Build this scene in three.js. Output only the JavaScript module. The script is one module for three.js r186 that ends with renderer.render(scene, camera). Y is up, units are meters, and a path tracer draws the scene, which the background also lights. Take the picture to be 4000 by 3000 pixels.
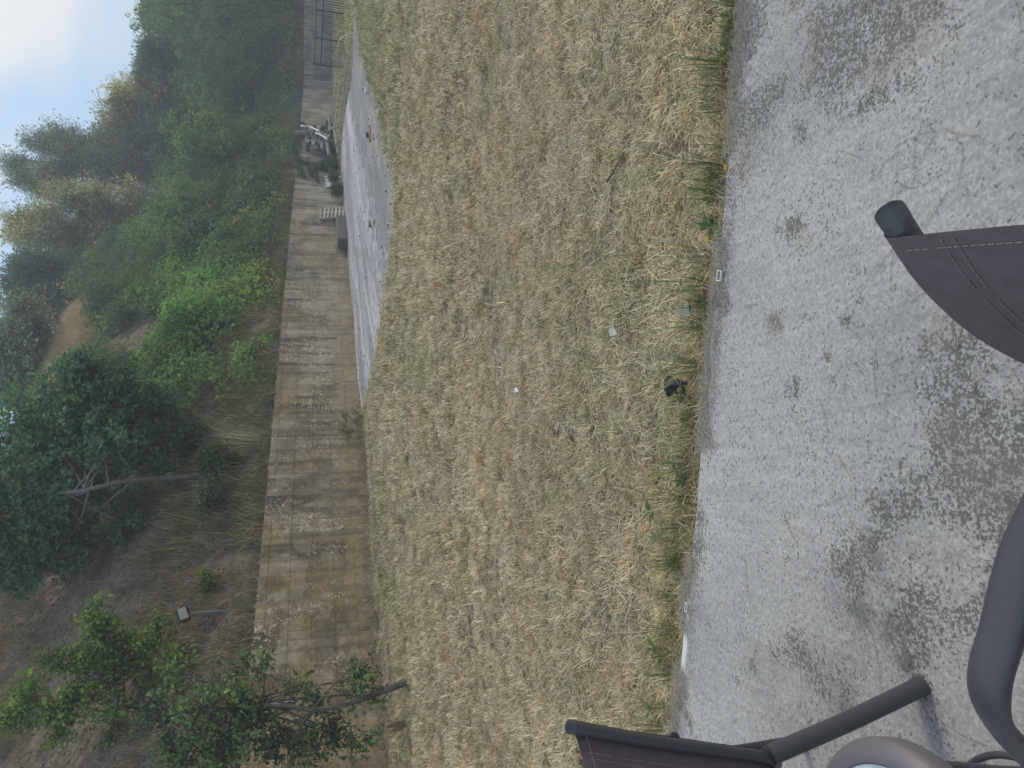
import * as THREE from 'three';
import { mergeGeometries } from 'three/addons/utils/BufferGeometryUtils.js';
import { RoundedBoxGeometry } from 'three/addons/geometries/RoundedBoxGeometry.js';

// ---------------------------------------------------------------- camera, sky, sun, exposure
const EYE = 1.45, PITCH = Math.atan(763 / 2767), FOCAL = 2767;      // eye height over the field, the photo's lens in its own pixels
const scene = new THREE.Scene();
const camera = new THREE.PerspectiveCamera(2 * Math.atan(1500 / FOCAL) * 180 / Math.PI, 4 / 3, 0.05, 600);
camera.position.set(0, EYE, 0);
camera.up.set(1, 0, 0);                                             // the phone was held upright: the picture lies on its side
camera.lookAt(0, EYE - Math.sin(PITCH), -Math.cos(PITCH));
const renderer = new THREE.WebGLRenderer({ antialias: true });
renderer.toneMapping = THREE.LinearToneMapping;
renderer.toneMappingExposure = 1.0;
renderer.shadowMap.enabled = true;

const sun = new THREE.DirectionalLight(new THREE.Color().setRGB(1, 0.88, 0.70), 2.3);
const SUN_AZ = 64 * Math.PI / 180, SUN_EL = 36 * Math.PI / 180;
sun.position.set(Math.sin(SUN_AZ) * Math.cos(SUN_EL) * 120, Math.sin(SUN_EL) * 120, -Math.cos(SUN_AZ) * Math.cos(SUN_EL) * 120);
sun.castShadow = true; sun.shadow.radius = 44;
sun.shadow.camera.left = -80; sun.shadow.camera.right = 80; sun.shadow.camera.top = 80; sun.shadow.camera.bottom = -80; sun.shadow.camera.far = 300;
scene.add(sun, sun.target);

// ---------------------------------------------------------------- random numbers and noise
function rng(seed) { let a = seed >>> 0; return () => { a = (a + 0x6D2B79F5) | 0; let t = Math.imul(a ^ (a >>> 15), 1 | a); t = (t + Math.imul(t ^ (t >>> 7), 61 | t)) ^ t; return ((t ^ (t >>> 14)) >>> 0) / 4294967296; }; }
const R = rng(20240611);
const rr = (a, b, r = R) => a + (b - a) * r();
const LAT = new Float32Array(65536); { const q = rng(77); for (let i = 0; i < 65536; i++) LAT[i] = q(); }
function vnoise(x, y) {
  const xi = Math.floor(x), yi = Math.floor(y), fx = x - xi, fy = y - yi, u = fx * fx * (3 - 2 * fx), v = fy * fy * (3 - 2 * fy);
  const a = LAT[((yi & 255) << 8) | (xi & 255)], b = LAT[((yi & 255) << 8) | ((xi + 1) & 255)], c = LAT[(((yi + 1) & 255) << 8) | (xi & 255)], d = LAT[(((yi + 1) & 255) << 8) | ((xi + 1) & 255)];
  return a + (b - a) * u + (c - a + (a - b - c + d) * u) * v;
}
function fbm(x, y, o = 4) { let s = 0, a = 0.5, n = 0; for (let i = 0; i < o; i++) { s += a * vnoise(x + i * 17.3, y + i * 9.7); n += a; a *= 0.5; x *= 2.03; y *= 2.03; } return s / n; }
const clamp = (x, a = 0, b = 1) => Math.min(b, Math.max(a, x));
const sstep = (a, b, x) => { const t = clamp((x - a) / (b - a)); return t * t * (3 - 2 * t); };
const mix = (a, b, t) => a + (b - a) * t;
const mix3 = (a, b, t) => [mix(a[0], b[0], t), mix(a[1], b[1], t), mix(a[2], b[2], t)];
const V = (x, y, z) => new THREE.Vector3(x, y, z);

// ---------------------------------------------------------------- sky (thin veil of high cloud on pale blue, all round)
{
  const W = 1024, H = 512, d = new Float32Array(W * H * 4);
  for (let j = 0; j < H; j++) for (let i = 0; i < W; i++) {
    const el = ((j + 0.5) / H - 0.5) * Math.PI, az = ((i + 0.5) / W - 0.5) * 2 * Math.PI, e = Math.max(0, el) * 180 / Math.PI;
    let c = mix3([0.58, 0.78, 1.03], [0.48, 0.69, 1.0], sstep(4, 55, e));
    const ca = Math.cos(az) * 3, sa = Math.sin(az) * 3;
    const st = fbm(ca * 1.1 + 31 + e * 0.01, e * 0.11 + sa * 0.35 + 4, 4) * 0.6 + fbm(ca * 2 + e * 0.02, sa * 2 + e * 0.05 + 50, 4) * 0.4;
    const veil = sstep(0.46, 0.66, st);
    c = mix3(c, [0.97, 0.97, 0.98], 0.92 * veil);
    if (el < 0) c = mix3(c, [0.30, 0.29, 0.25], sstep(0, 0.06, -el));
    const k = (j * W + i) * 4; d[k] = c[0]; d[k + 1] = c[1]; d[k + 2] = c[2]; d[k + 3] = 1;
  }
  const sky = new THREE.DataTexture(d, W, H, THREE.RGBAFormat, THREE.FloatType);
  sky.mapping = THREE.EquirectangularReflectionMapping; sky.magFilter = THREE.LinearFilter; sky.minFilter = THREE.LinearFilter; sky.needsUpdate = true;
  scene.background = sky; scene.environment = sky;
}
scene.fog = new THREE.FogExp2(new THREE.Color().setRGB(0.86, 0.93, 1.0), 0.0025);

// ---------------------------------------------------------------- photo pixel -> direction -> place
const CP = Math.cos(PITCH), SP = Math.sin(PITCH);
function ray(ix, iy) { const u = (1500 - iy) / FOCAL, v = (2000 - ix) / FOCAL; return V(u, v * CP - SP, -(CP + v * SP)); }   // ix, iy: pixel of the photograph as it lies
function onLevel(ix, iy, y = 0) { const d = ray(ix, iy), t = (y - EYE) / d.y; return V(d.x * t, y, d.z * t); }
function onForward(ix, iy, f) { const d = ray(ix, iy), t = -f / d.z; return V(d.x * t, EYE + d.y * t, -f); }
function toPixel(p) { const y = p.y - EYE, f = -p.z, depth = f * CP - y * SP, v = (f * SP + y * CP) / depth, u = p.x / depth; return [2000 - v * FOCAL, 1500 - u * FOCAL, depth]; }

// ---------------------------------------------------------------- the retaining wall's line and the ground
const A1 = 33 * Math.PI / 180, A2 = 74 * Math.PI / 180, BEND = 57;
const W0 = { x: -3.55, f: 20 }, E1 = { x: Math.sin(A1), f: Math.cos(A1) }, E2 = { x: Math.sin(A2), f: Math.cos(A2) };
const WB = { x: W0.x + E1.x * BEND, f: W0.f + E1.f * BEND };
const wallTop = s => 2.80 - 0.0035 * s + 0.03 * (vnoise(s * 0.7, 3) - 0.5);
function wallAt(s, d = 0, y = 0) {           // along the wall, behind it (+) or before it (-)
  if (s <= BEND) return V(W0.x + E1.x * s - E1.f * d, y, -(W0.f + E1.f * s + E1.x * d));
  const t = s - BEND; return V(WB.x + E2.x * t - E2.f * d, y, -(WB.f + E2.f * t + E2.x * d));
}
function toWall(x, f) {
  const d1 = -(x - W0.x) * E1.f + (f - W0.f) * E1.x, s1 = (x - W0.x) * E1.x + (f - W0.f) * E1.f;
  const d2 = -(x - WB.x) * E2.f + (f - WB.f) * E2.x, s2 = (x - WB.x) * E2.x + (f - WB.f) * E2.f + BEND;
  return d1 > d2 ? [s1, d1] : [s2, d2];
}
function hillY(x, f) {
  const [s, d] = toWall(x, f), e = Math.max(0, d);
  const crest = 11.5 + 1.6 * (fbm(s * 0.06 + 8, 2.5, 2) - 0.5), slope = 1.19 + 0.22 * (fbm(x * 0.07, f * 0.07 + 40, 2) - 0.5);
  const up = e < crest ? e * slope : crest * slope + (e - crest) * 0.13;
  return wallTop(s) - 0.12 + up * sstep(-0.2, 1.3, e) + (fbm(x * 0.35, f * 0.35, 3) - 0.5) * 1.1 * sstep(0.4, 3, e) + (fbm(x * 1.7, f * 1.7, 3) - 0.5) * 0.28 * sstep(0.3, 2, e);
}
function fieldY(x, f) {
  const [s, d] = toWall(x, f);
  return 0.035 * (fbm(x * 0.5 + 5, f * 0.5, 3) - 0.5) * 2 * sstep(2.5, 4, f) + 0.20 * sstep(6, -4, s) * sstep(-2.2, -0.1, d);
}
function onHill(ix, iy) {                    // march a pixel's direction to the slope behind the wall
  const d = ray(ix, iy); let last = 0;
  for (let t = 10; t < 160; t += 0.1) {
    const x = d.x * t, y = EYE + d.y * t, f = -d.z * t, [, dd] = toWall(x, f);
    if (dd > 0.2 && y < hillY(x, f)) return V(x, hillY(x, f), -f);
    last = t;
  }
  return null;
}

// ---------------------------------------------------------------- helpers for things and parts
const used = {};
function numbered(n) { used[n] = (used[n] || 0) + 1; return used[n] === 1 ? n : n + '_' + String(used[n] - 1).padStart(3, '0'); }
function shade(o) { o.castShadow = true; o.receiveShadow = true; return o; }
function part(name, geo, m, parent) { const o = shade(new THREE.Mesh(Array.isArray(geo) ? merge(geo) : geo, m)); o.name = name; parent.add(o); return o; }
function thing(name, label, category, pos = null, group = null) {
  const g = new THREE.Group(); g.name = numbered(name); if (pos) g.position.copy(pos);
  g.userData.label = label; g.userData.category = category; if (group) g.userData.group = group; scene.add(g); return g;
}
function solo(name, geo, m, label, category, group) {
  const o = shade(new THREE.Mesh(Array.isArray(geo) ? merge(geo) : geo, m)); o.name = numbered(name);
  o.userData.label = label; o.userData.category = category; if (group) o.userData.group = group; scene.add(o); return o;
}
function structure(name, geo, m) { const o = shade(new THREE.Mesh(geo, m)); o.name = name; o.userData.kind = 'structure'; scene.add(o); return o; }
function merge(list) {
  list = list.map(g => g.index ? g.toNonIndexed() : g);
  const keep = ['position', 'normal', 'uv', 'color'].filter(k => list.every(g => g.attributes[k]));
  for (const g of list) for (const k of Object.keys(g.attributes)) if (!keep.includes(k)) g.deleteAttribute(k);
  return list.length === 1 ? list[0] : mergeGeometries(list, false);
}
function box(w, h, d, x = 0, y = 0, z = 0, r = 0) { const g = r ? new RoundedBoxGeometry(w, h, d, 2, r) : new THREE.BoxGeometry(w, h, d); g.translate(x, y, z); return g; }
function tube(pts, radius, seg = 12, sides = 7, flat = 1, flatDir = null, sq = 1) {     // tapered tube through points; radius a number or f(t)
  const curve = new THREE.CatmullRomCurve3(pts, false, 'centripetal'), pos = [], nor = [], uv = [], idx = [];
  const fr = curve.computeFrenetFrames(seg, false), len = curve.getLength();
  for (let i = 0; i <= seg; i++) {
    const t = i / seg, c = curve.getPointAt(t), r = typeof radius === 'function' ? radius(t) : radius;
    let N = fr.normals[i], B = fr.binormals[i];
    if (flatDir) { const T = fr.tangents[i]; N = flatDir.clone().addScaledVector(T, -flatDir.dot(T)).normalize(); B = T.clone().cross(N); }
    for (let k = 0; k <= sides; k++) {
      const a = k / sides * 2 * Math.PI, pw = q => Math.sign(q) * Math.pow(Math.abs(q), sq), n = N.clone().multiplyScalar(pw(Math.cos(a)) * flat).addScaledVector(B, pw(Math.sin(a)));
      pos.push(c.x + n.x * r, c.y + n.y * r, c.z + n.z * r);
      const m = N.clone().multiplyScalar(Math.cos(a) / flat).addScaledVector(B, Math.sin(a)).normalize();
      nor.push(m.x, m.y, m.z); uv.push(k / sides * 2 * Math.PI * r, t * len);
    }
  }
  const w = sides + 1;
  for (let i = 0; i < seg; i++) for (let k = 0; k < sides; k++) { const a = i * w + k; idx.push(a, a + 1, a + w, a + 1, a + w + 1, a + w); }
  for (const e of [0, seg]) {                                        // caps
    const c = curve.getPointAt(e / seg), T = fr.tangents[e].clone().multiplyScalar(e ? 1 : -1), o = pos.length / 3;
    pos.push(c.x, c.y, c.z); nor.push(T.x, T.y, T.z); uv.push(0, 0);
    for (let k = 0; k <= sides; k++) { const q = (e * w + k) * 3; pos.push(pos[q], pos[q + 1], pos[q + 2]); nor.push(T.x, T.y, T.z); uv.push(0, 0); }
    for (let k = 0; k < sides; k++) e ? idx.push(o, o + 1 + k, o + 2 + k) : idx.push(o, o + 2 + k, o + 1 + k);
  }
  const g = new THREE.BufferGeometry();
  g.setAttribute('position', new THREE.Float32BufferAttribute(pos, 3)); g.setAttribute('normal', new THREE.Float32BufferAttribute(nor, 3)); g.setAttribute('uv', new THREE.Float32BufferAttribute(uv, 2)); g.setIndex(idx);
  return g;
}
function tris(list, colors) {                                        // triangle soup of [a, b, c] vectors, flat normals
  const p = new Float32Array(list.length * 9), n = new Float32Array(list.length * 9), uv = new Float32Array(list.length * 6), c = colors && new Float32Array(list.length * 9);
  const e = V(), h = V();
  list.forEach(([A, B, C], i) => {
    h.subVectors(C, B); e.subVectors(A, B); h.cross(e).normalize();
    [A, B, C].forEach((q, k) => { const o = i * 9 + k * 3; p[o] = q.x; p[o + 1] = q.y; p[o + 2] = q.z; n[o] = h.x; n[o + 1] = h.y; n[o + 2] = h.z; uv[i * 6 + k * 2] = q.x; uv[i * 6 + k * 2 + 1] = q.z; if (c) { c[o] = colors[i][0]; c[o + 1] = colors[i][1]; c[o + 2] = colors[i][2]; } });
  });
  const g = new THREE.BufferGeometry();
  g.setAttribute('position', new THREE.BufferAttribute(p, 3)); g.setAttribute('normal', new THREE.BufferAttribute(n, 3)); g.setAttribute('uv', new THREE.BufferAttribute(uv, 2)); if (c) g.setAttribute('color', new THREE.BufferAttribute(c, 3));
  return g;
}
function gridMesh(nu, nv, at, uvAt) {
  const pos = [], uv = [], idx = [];
  for (let j = 0; j <= nv; j++) for (let i = 0; i <= nu; i++) { const p = at(i / nu, j / nv); pos.push(p.x, p.y, p.z); const q = uvAt ? uvAt(i / nu, j / nv, p) : [p.x, -p.z]; uv.push(q[0], q[1]); }
  const w = nu + 1;
  for (let j = 0; j < nv; j++) for (let i = 0; i < nu; i++) { const a = j * w + i; idx.push(a, a + 1, a + w, a + 1, a + w + 1, a + w); }
  const g = new THREE.BufferGeometry();
  g.setAttribute('position', new THREE.Float32BufferAttribute(pos, 3)); g.setAttribute('uv', new THREE.Float32BufferAttribute(uv, 2)); g.setIndex(idx); g.computeVertexNormals(); return g;
}
function instanced(name, geo, m, places, parent, colored = true) {   // places: [pos, quaternion, scale (number or Vector3), [r,g,b]]
  const o = shade(new THREE.InstancedMesh(geo, m, places.length)); o.name = name; o.userData.kind = 'stuff';
  const M = new THREE.Matrix4(), S = V(), c = new THREE.Color();
  places.forEach(([p, q, s, col], i) => { typeof s === 'number' ? S.setScalar(s) : S.copy(s); o.setMatrixAt(i, M.compose(p, q, S)); if (colored && col) o.setColorAt(i, c.setRGB(col[0], col[1], col[2])); });
  parent.add(o); return o;
}
function baked(name, geos, m, lists, parent) {   // the same places, joined into one mesh
  let n = 0; lists.forEach((L, i) => { n += L.length * geos[i].attributes.position.count; });
  const P = new Float32Array(n * 3), C = new Float32Array(n * 3), M = new THREE.Matrix4(), S = V(); let o = 0;
  lists.forEach((L, i) => { const g = geos[i].attributes.position.array, gc = geos[i].attributes.color.array, e = M.elements; for (const [p, q, s, col] of L) { S.setScalar(s); M.compose(p, q, S); for (let k = 0; k < g.length; k += 3) { const x = g[k], y = g[k + 1], z = g[k + 2]; P[o] = e[0] * x + e[4] * y + e[8] * z + e[12]; P[o + 1] = e[1] * x + e[5] * y + e[9] * z + e[13]; P[o + 2] = e[2] * x + e[6] * y + e[10] * z + e[14]; C[o] = gc[k] * col[0]; C[o + 1] = gc[k + 1] * col[1]; C[o + 2] = gc[k + 2] * col[2]; o += 3; } } });
  const g = new THREE.BufferGeometry(); g.setAttribute('position', new THREE.BufferAttribute(P, 3)); g.setAttribute('color', new THREE.BufferAttribute(C, 3));
  const mesh = shade(new THREE.Mesh(g, m)); mesh.name = name; mesh.userData.kind = 'stuff'; parent.add(mesh); return mesh;
}
const qEuler = (x, y, z) => new THREE.Quaternion().setFromEuler(new THREE.Euler(x, y, z, 'YXZ'));
const qUp = n => new THREE.Quaternion().setFromUnitVectors(V(0, 1, 0), n);
const qRand = () => qEuler(rr(-Math.PI, Math.PI), rr(0, Math.PI * 2), rr(-Math.PI, Math.PI));

// ---------------------------------------------------------------- textures (colour and grain of the stuff itself)
function texture(W, H, fn, srgb = true, wrap = THREE.RepeatWrapping) {
  const d = new Uint8Array(W * H * 4), g = x => Math.round(255 * clamp(srgb ? (x <= 0.0031308 ? 12.92 * x : 1.055 * Math.pow(x, 1 / 2.4) - 0.055) : x));
  for (let j = 0; j < H; j++) for (let i = 0; i < W; i++) { const c = fn((i + 0.5) / W, (j + 0.5) / H), k = (j * W + i) * 4; if (typeof c === 'number') { d[k] = d[k + 1] = d[k + 2] = g(c); } else { d[k] = g(c[0]); d[k + 1] = g(c[1]); d[k + 2] = g(c[2]); } d[k + 3] = 255; }
  const t = new THREE.DataTexture(d, W, H, THREE.RGBAFormat); t.wrapS = t.wrapT = wrap; t.magFilter = THREE.LinearFilter; t.minFilter = THREE.LinearMipmapLinearFilter; t.generateMipmaps = true;
  if (srgb) t.colorSpace = THREE.SRGBColorSpace; t.needsUpdate = true; return t;
}
const mat = (r, g, b, o = {}) => new THREE.MeshStandardMaterial({ color: new THREE.Color().setRGB(r, g, b), roughness: 0.85, ...o });
const leafMat = (o = {}) => new THREE.MeshPhysicalMaterial({ color: 0xffffff, roughness: 0.92, transmission: 0.45, thickness: 0, side: THREE.DoubleSide, vertexColors: true, specularIntensity: 0.6, ...o });

// worn concrete terrace: pale cement, fine dark pits, black lichen patches where the photograph has them
const SLAB = 4.6;                                                     // metres across the texture
const slabSpots = [];                                                 // [x, f, radius, strength]
{
  const S = (ix, iy, r, k) => { const p = onLevel(ix, iy, 0.1); slabSpots.push([p.x, -p.z, r, k]); };
  S(3330, 130, .17, .9); S(3480, 120, .16, .9); S(3350, 290, .12, .8); S(3120, 290, .07, .8); S(3040, 330, .05, .7); S(3560, 60, .12, .7); S(3630, 220, .1, .45); S(3080, 40, .1, .8); S(3200, 180, .16, .6); S(3440, 250, .07, .6);
  S(2960, 420, .12, .8); S(2900, 500, .12, .9); S(2860, 640, .1, .9); S(2920, 180, .14, .7); S(2990, 60, .1, .5); S(2860, 780, .09, .6); S(3130, 520, .04, .8); S(3140, 880, .08, .6); S(3090, 900, .06, .6);
  S(3680, 1390, .1, .8); S(3790, 1380, .08, .8); S(3860, 1500, .14, .9); S(3920, 1560, .12, .9); S(3700, 1560, .1, .5); S(3960, 1700, .12, .8); S(3820, 1860, .09, .9); S(3900, 1720, .1, .7); S(3480, 1960, .09, .8); S(3620, 1930, .1, .6); S(3930, 1980, .1, .9); S(3770, 1730, .1, .6); S(3850, 2080, .08, .7);
  S(3100, 1550, .045, .9); S(3085, 1500, .04, .8); S(3260, 1480, .022, .9); S(3240, 1050, .025, .9); S(3020, 1270, .045, .8); S(3310, 1250, .03, .7); S(3150, 1420, .03, .8); S(3230, 1390, .02, .8); S(3360, 1170, .02, .8);
  S(3390, 2200, .1, .7); S(3440, 2170, .06, .7); S(3560, 2270, .1, .55); S(3370, 2420, .13, .6); S(3480, 2420, .12, .5); S(3110, 2540, .07, .9); S(3190, 2640, .06, .8); S(3270, 2210, .06, .5); S(3160, 2830, .1, .5); S(3290, 2700, .1, .5); S(2700, 2870, .06, .9); S(2680, 2830, .05, .8); S(3560, 2560, .1, .5); S(3760, 2480, .1, .4); S(3840, 2340, .12, .5); S(3030, 2560, .05, .6); S(2940, 2600, .03, .9); S(2880, 2660, .02, .9); S(2850, 2560, .02, .9);
  S(2830, 1200, .05, .6); S(2790, 1330, .05, .5); S(2770, 1560, .05, .6); S(2760, 1700, .05, .6); S(2730, 2030, .06, .7); S(2710, 2180, .06, .8); S(2720, 2380, .06, .8);
}
const EDGE = [onLevel(2898, 0, 0.1), onLevel(2613, 3000, 0.1)];       // the terrace's outer edge
const edgeDir = EDGE[1].clone().sub(EDGE[0]).normalize(), edgeOut = V(edgeDir.z, 0, -edgeDir.x); if (edgeOut.z > 0) edgeOut.negate();
const edgePoint = (t, out = 0, y = 0.1) => EDGE[0].clone().addScaledVector(edgeDir, t).addScaledVector(edgeOut, out).setY(y);
const slabGrain = (x, f) => fbm(x * 42, f * 42, 3);
const slabMap = texture(2048, 2048, (u, v) => {
  const x = (u - 0.5) * SLAB, f = v * SLAB - 1.2;
  const ex = x - EDGE[0].x, ez = -f - EDGE[0].z, et = ex * edgeDir.x + ez * edgeDir.z, eo = -(ex * edgeOut.x + ez * edgeOut.z);
  let lich = 0.75 * sstep(0.13, 0.03, eo + 0.09 * (fbm(et * 6, 3, 3) - 0.5)) * sstep(0.40, 0.58, fbm(et * 2.3 + 6, 14, 2)); for (const s of slabSpots) { const dx = x - s[0], df = f - s[1], q = (dx * dx + df * df) / (s[2] * s[2]); if (q < 3) lich += s[3] * Math.exp(-q * 1.5); }
  const n1 = slabGrain(x, f), n2 = fbm(x * 150 + 7, f * 150, 2), n3 = fbm(x * 2.2 + 11, f * 2.2, 4), n4 = vnoise(x * 330, f * 330), br = fbm(x * 75 + f * 9, f * 4.5, 3);
  let c = mix3([0.30, 0.298, 0.293], [0.405, 0.398, 0.388], sstep(0.3, 0.7, n3 * 0.6 + n2 * 0.4));
  c = c.map(k => k * (0.88 + 0.26 * n4 * n2 * 1.6) * (0.86 + 0.26 * br));
  lich = Math.min(1.0, lich * (0.5 + 0.8 * fbm(x * 16 + f * 3, f * 3.2 + 7, 3)) * (0.3 + 1.25 * sstep(0.3, 0.65, fbm(x * 9 + 3, f * 9, 3))));
  const T = mix(0.715, 0.475, Math.min(1, lich)) - 0.05 * sstep(0.5, 0.7, n3), hf = 0.16 * n1 + 0.4 * fbm(x * 130 + 21, f * 130, 2) + 0.44 * vnoise(x * 300 + 5, f * 300);
  const dark = sstep(T - 0.045, T + 0.045, hf);
  c = mix3(c, [0.078, 0.078, 0.073], 0.82 * dark);
  const pit = sstep(0.80, 0.9, vnoise(x * 190 + 50, f * 190)) * sstep(0.45, 0.7, fbm(x * 9, f * 9 + 60, 2));
  c = mix3(c, [0.07, 0.07, 0.07], 0.75 * pit);
  const tan = sstep(0.6, 0.75, fbm(x * 5 + 90, f * 5, 3)) * clamp(lich * 1.5); c = mix3(c, [0.2, 0.175, 0.15], 0.3 * tan);
  const paint = sstep(0.045, 0.02, eo + 0.05 * (fbm(x * 14, f * 14 + 8, 3) - 0.5)) * (sstep(1.0, 1.04, et) * sstep(1.24, 1.18, et) + sstep(2.06, 2.12, et) * sstep(2.42, 2.34, et)); c = mix3(c, [0.62, 0.64, 0.66], 0.9 * clamp(paint));
  const chip = sstep(0.93, 0.97, vnoise(x * 120 + 9, f * 120 + 77)); c = mix3(c, [0.6, 0.6, 0.58], 0.3 * chip);
  return c;
});
const slabBump = texture(1024, 1024, (u, v) => { const x = u * 1.6, f = v * 1.6; return clamp(0.6 * fbm(x * 90, f * 90, 3) + 0.4 * fbm(x * 14, f * 14, 2)); }, false);
{ const s = SLAB / 1.6; slabBump.repeat.set(s, s); }
const mSlab = mat(0.98, 0.955, 0.915, { map: slabMap, bumpMap: slabBump, bumpScale: 0.003, roughness: 0.93 });

const mField = mat(1, 1, 1, { map: texture(1024, 1024, (u, v) => { const x = u * 4, y = v * 4, a = fbm(x * 3, y * 3, 4), b = fbm(x * 40, y * 40, 3); return mix3(mix3([0.115, 0.093, 0.066], [0.30, 0.25, 0.17], sstep(0.35, 0.7, b)), [0.13, 0.13, 0.06], 0.5 * sstep(0.5, 0.7, a)); }), roughness: 1 });
mField.map.repeat.set(0.25, 0.25);
const soilMap = texture(1024, 1024, (u, v) => { const x = u * 6, y = v * 6, a = fbm(x * 1.3, y * 1.3, 4), b = fbm(x * 9, y * 9, 4), c = vnoise(x * 40, y * 40); let k = mix3([0.095, 0.073, 0.054], [0.18, 0.139, 0.102], sstep(0.3, 0.7, a * 0.5 + b * 0.5)); k = mix3(k, [0.30, 0.25, 0.19], 0.6 * sstep(0.75, 0.9, c) * sstep(0.5, 0.6, b)); return k.map(q => q * (0.8 + 0.4 * c)); });
const soilBump = texture(512, 512, (u, v) => fbm(u * 24, v * 24, 5), false);
const mHill = mat(1, 1, 1, { map: soilMap, bumpMap: soilBump, bumpScale: 0.10, roughness: 1 });

// ---------------------------------------------------------------- terrain, terrace, yard
structure('field_ground', gridMesh(150, 130, (u, v) => { const x = -50 + 150 * u, f = -14 + 130 * v; const [, d] = toWall(x, f); return V(x, d > 0.3 ? -0.3 : fieldY(x, f) - 0.03, -f); }), mField);
{
  const g = gridMesh(230, 80, (u, v) => {
    const s = -34 + 150 * u, d = 0.22 + 58 * Math.pow(v, 1.7), k = sstep(BEND - 8, BEND + 8, s), a = mix(A1, A2, k), p = wallAt(s, 0);
    const x = p.x - Math.cos(a) * d, f = -p.z + Math.sin(a) * d; return V(x, hillY(x, f), -f);
  }, (u, v, p) => [(p.x) / 6, (p.y * 0.8 - p.z) / 6]);
  structure('hillside', g, mHill);
}
function edgeWear(t) { return 0.022 * (fbm(t * 2.2, 5, 3) - 0.5) + 0.008 * (vnoise(t * 18, 9) - 0.5); }
{
  const N = 260, sec = [[-8, 0.1], [-0.5, 0.1], [-0.16, 0.1], [-0.05, 0.1], [-0.014, 0.098], [-0.002, 0.088], [0, 0.06], [0.0, -0.1]];
  const g = gridMesh(N, sec.length - 1, (u, v) => { const t = -6 + 14 * u, q = sec[Math.round(v * (sec.length - 1))]; const p = edgePoint(t, q[0] + (q[0] > -0.2 ? edgeWear(t) : 0), q[1] + (q[0] > -0.2 && q[1] > 0.05 ? 0.006 * (vnoise(t * 9, q[0] * 60 + 3) - 0.5) : 0)); return p; }, (u, v, p) => [p.x / SLAB + 0.5, (-p.z + 1.2 + (p.y < 0.05 ? 0.05 : 0)) / SLAB]);
  structure('terrace_slab', g, mSlab);
}
{ // concrete yard before the wall, outline read off the photograph and laid on the ground
  const far = [[1412, 1625], [1396, 1520], [1383, 1400], [1366, 1170], [1350, 1000], [1344, 850], [1334, 600], [1340, 500], [1358, 380], [1370, 280], [1380, 150], [1386, 60], [1390, -80]];
  const near = [[1424, 1612], [1446, 1500], [1468, 1390], [1492, 1240], [1522, 1030], [1532, 950], [1546, 850], [1550, 760], [1530, 640], [1508, 560], [1497, 480], [1468, 380], [1444, 300], [1424, 230], [1404, 120], [1394, 40], [1391, -80]];
  const cf = new THREE.CatmullRomCurve3(far.map(p => onLevel(p[0], p[1], 0))), cn = new THREE.CatmullRomCurve3(near.map(p => onLevel(p[0], p[1], 0)));
  const g = gridMesh(110, 26, (u, v) => { const a = cf.getPoint(u), b = cn.getPoint(u), p = a.lerp(b, v); const w = (v === 0 || v === 1) ? 0.14 * (fbm(p.x * 1.7, p.z * 1.7, 3) - 0.5) : 0; p.x += w; p.z += w; p.y = fieldY(p.x, -p.z) + 0.014; return p; }, (u, v, p) => { const [s, d] = toWall(p.x, -p.z); return [s / 40, d / 20]; });
  const m = texture(2048, 1024, (u, v) => {
    const s = u * 40, d = v * 20, st = fbm(s * 0.16, d * 1.3 + 3, 5), fine = fbm(s * 5, d * 9, 3), wet = fbm(s * 0.05 + 9, d * 0.28 + 20, 3), sp = vnoise(s * 6, d * 9);
    let c = mix3([0.22, 0.222, 0.226], [0.46, 0.47, 0.49], sstep(0.34, 0.66, st + 0.3 * (fine - 0.5))); c = mix3(c, [0.165, 0.163, 0.162], 0.85 * sstep(0.46, 0.60, wet * 0.5 + st * 0.35 + 0.24 * sstep(0.70, 0.56, v + 0.1 * (fine - 0.5))));
    c = mix3(c, [0.33, 0.29, 0.23], 0.5 * sstep(0.6, 0.7, fbm(s * 0.5 + 70, d * 1.1, 4))); c = mix3(c, [0.08, 0.075, 0.07], 0.8 * sstep(0.9, 0.95, sp) * sstep(0.45, 0.6, fine)); return c.map(k => k * (0.85 + 0.3 * fine));
  });
  structure('concrete_yard', g, mat(1, 1, 1, { map: m, roughness: 0.9 }));
}

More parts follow.
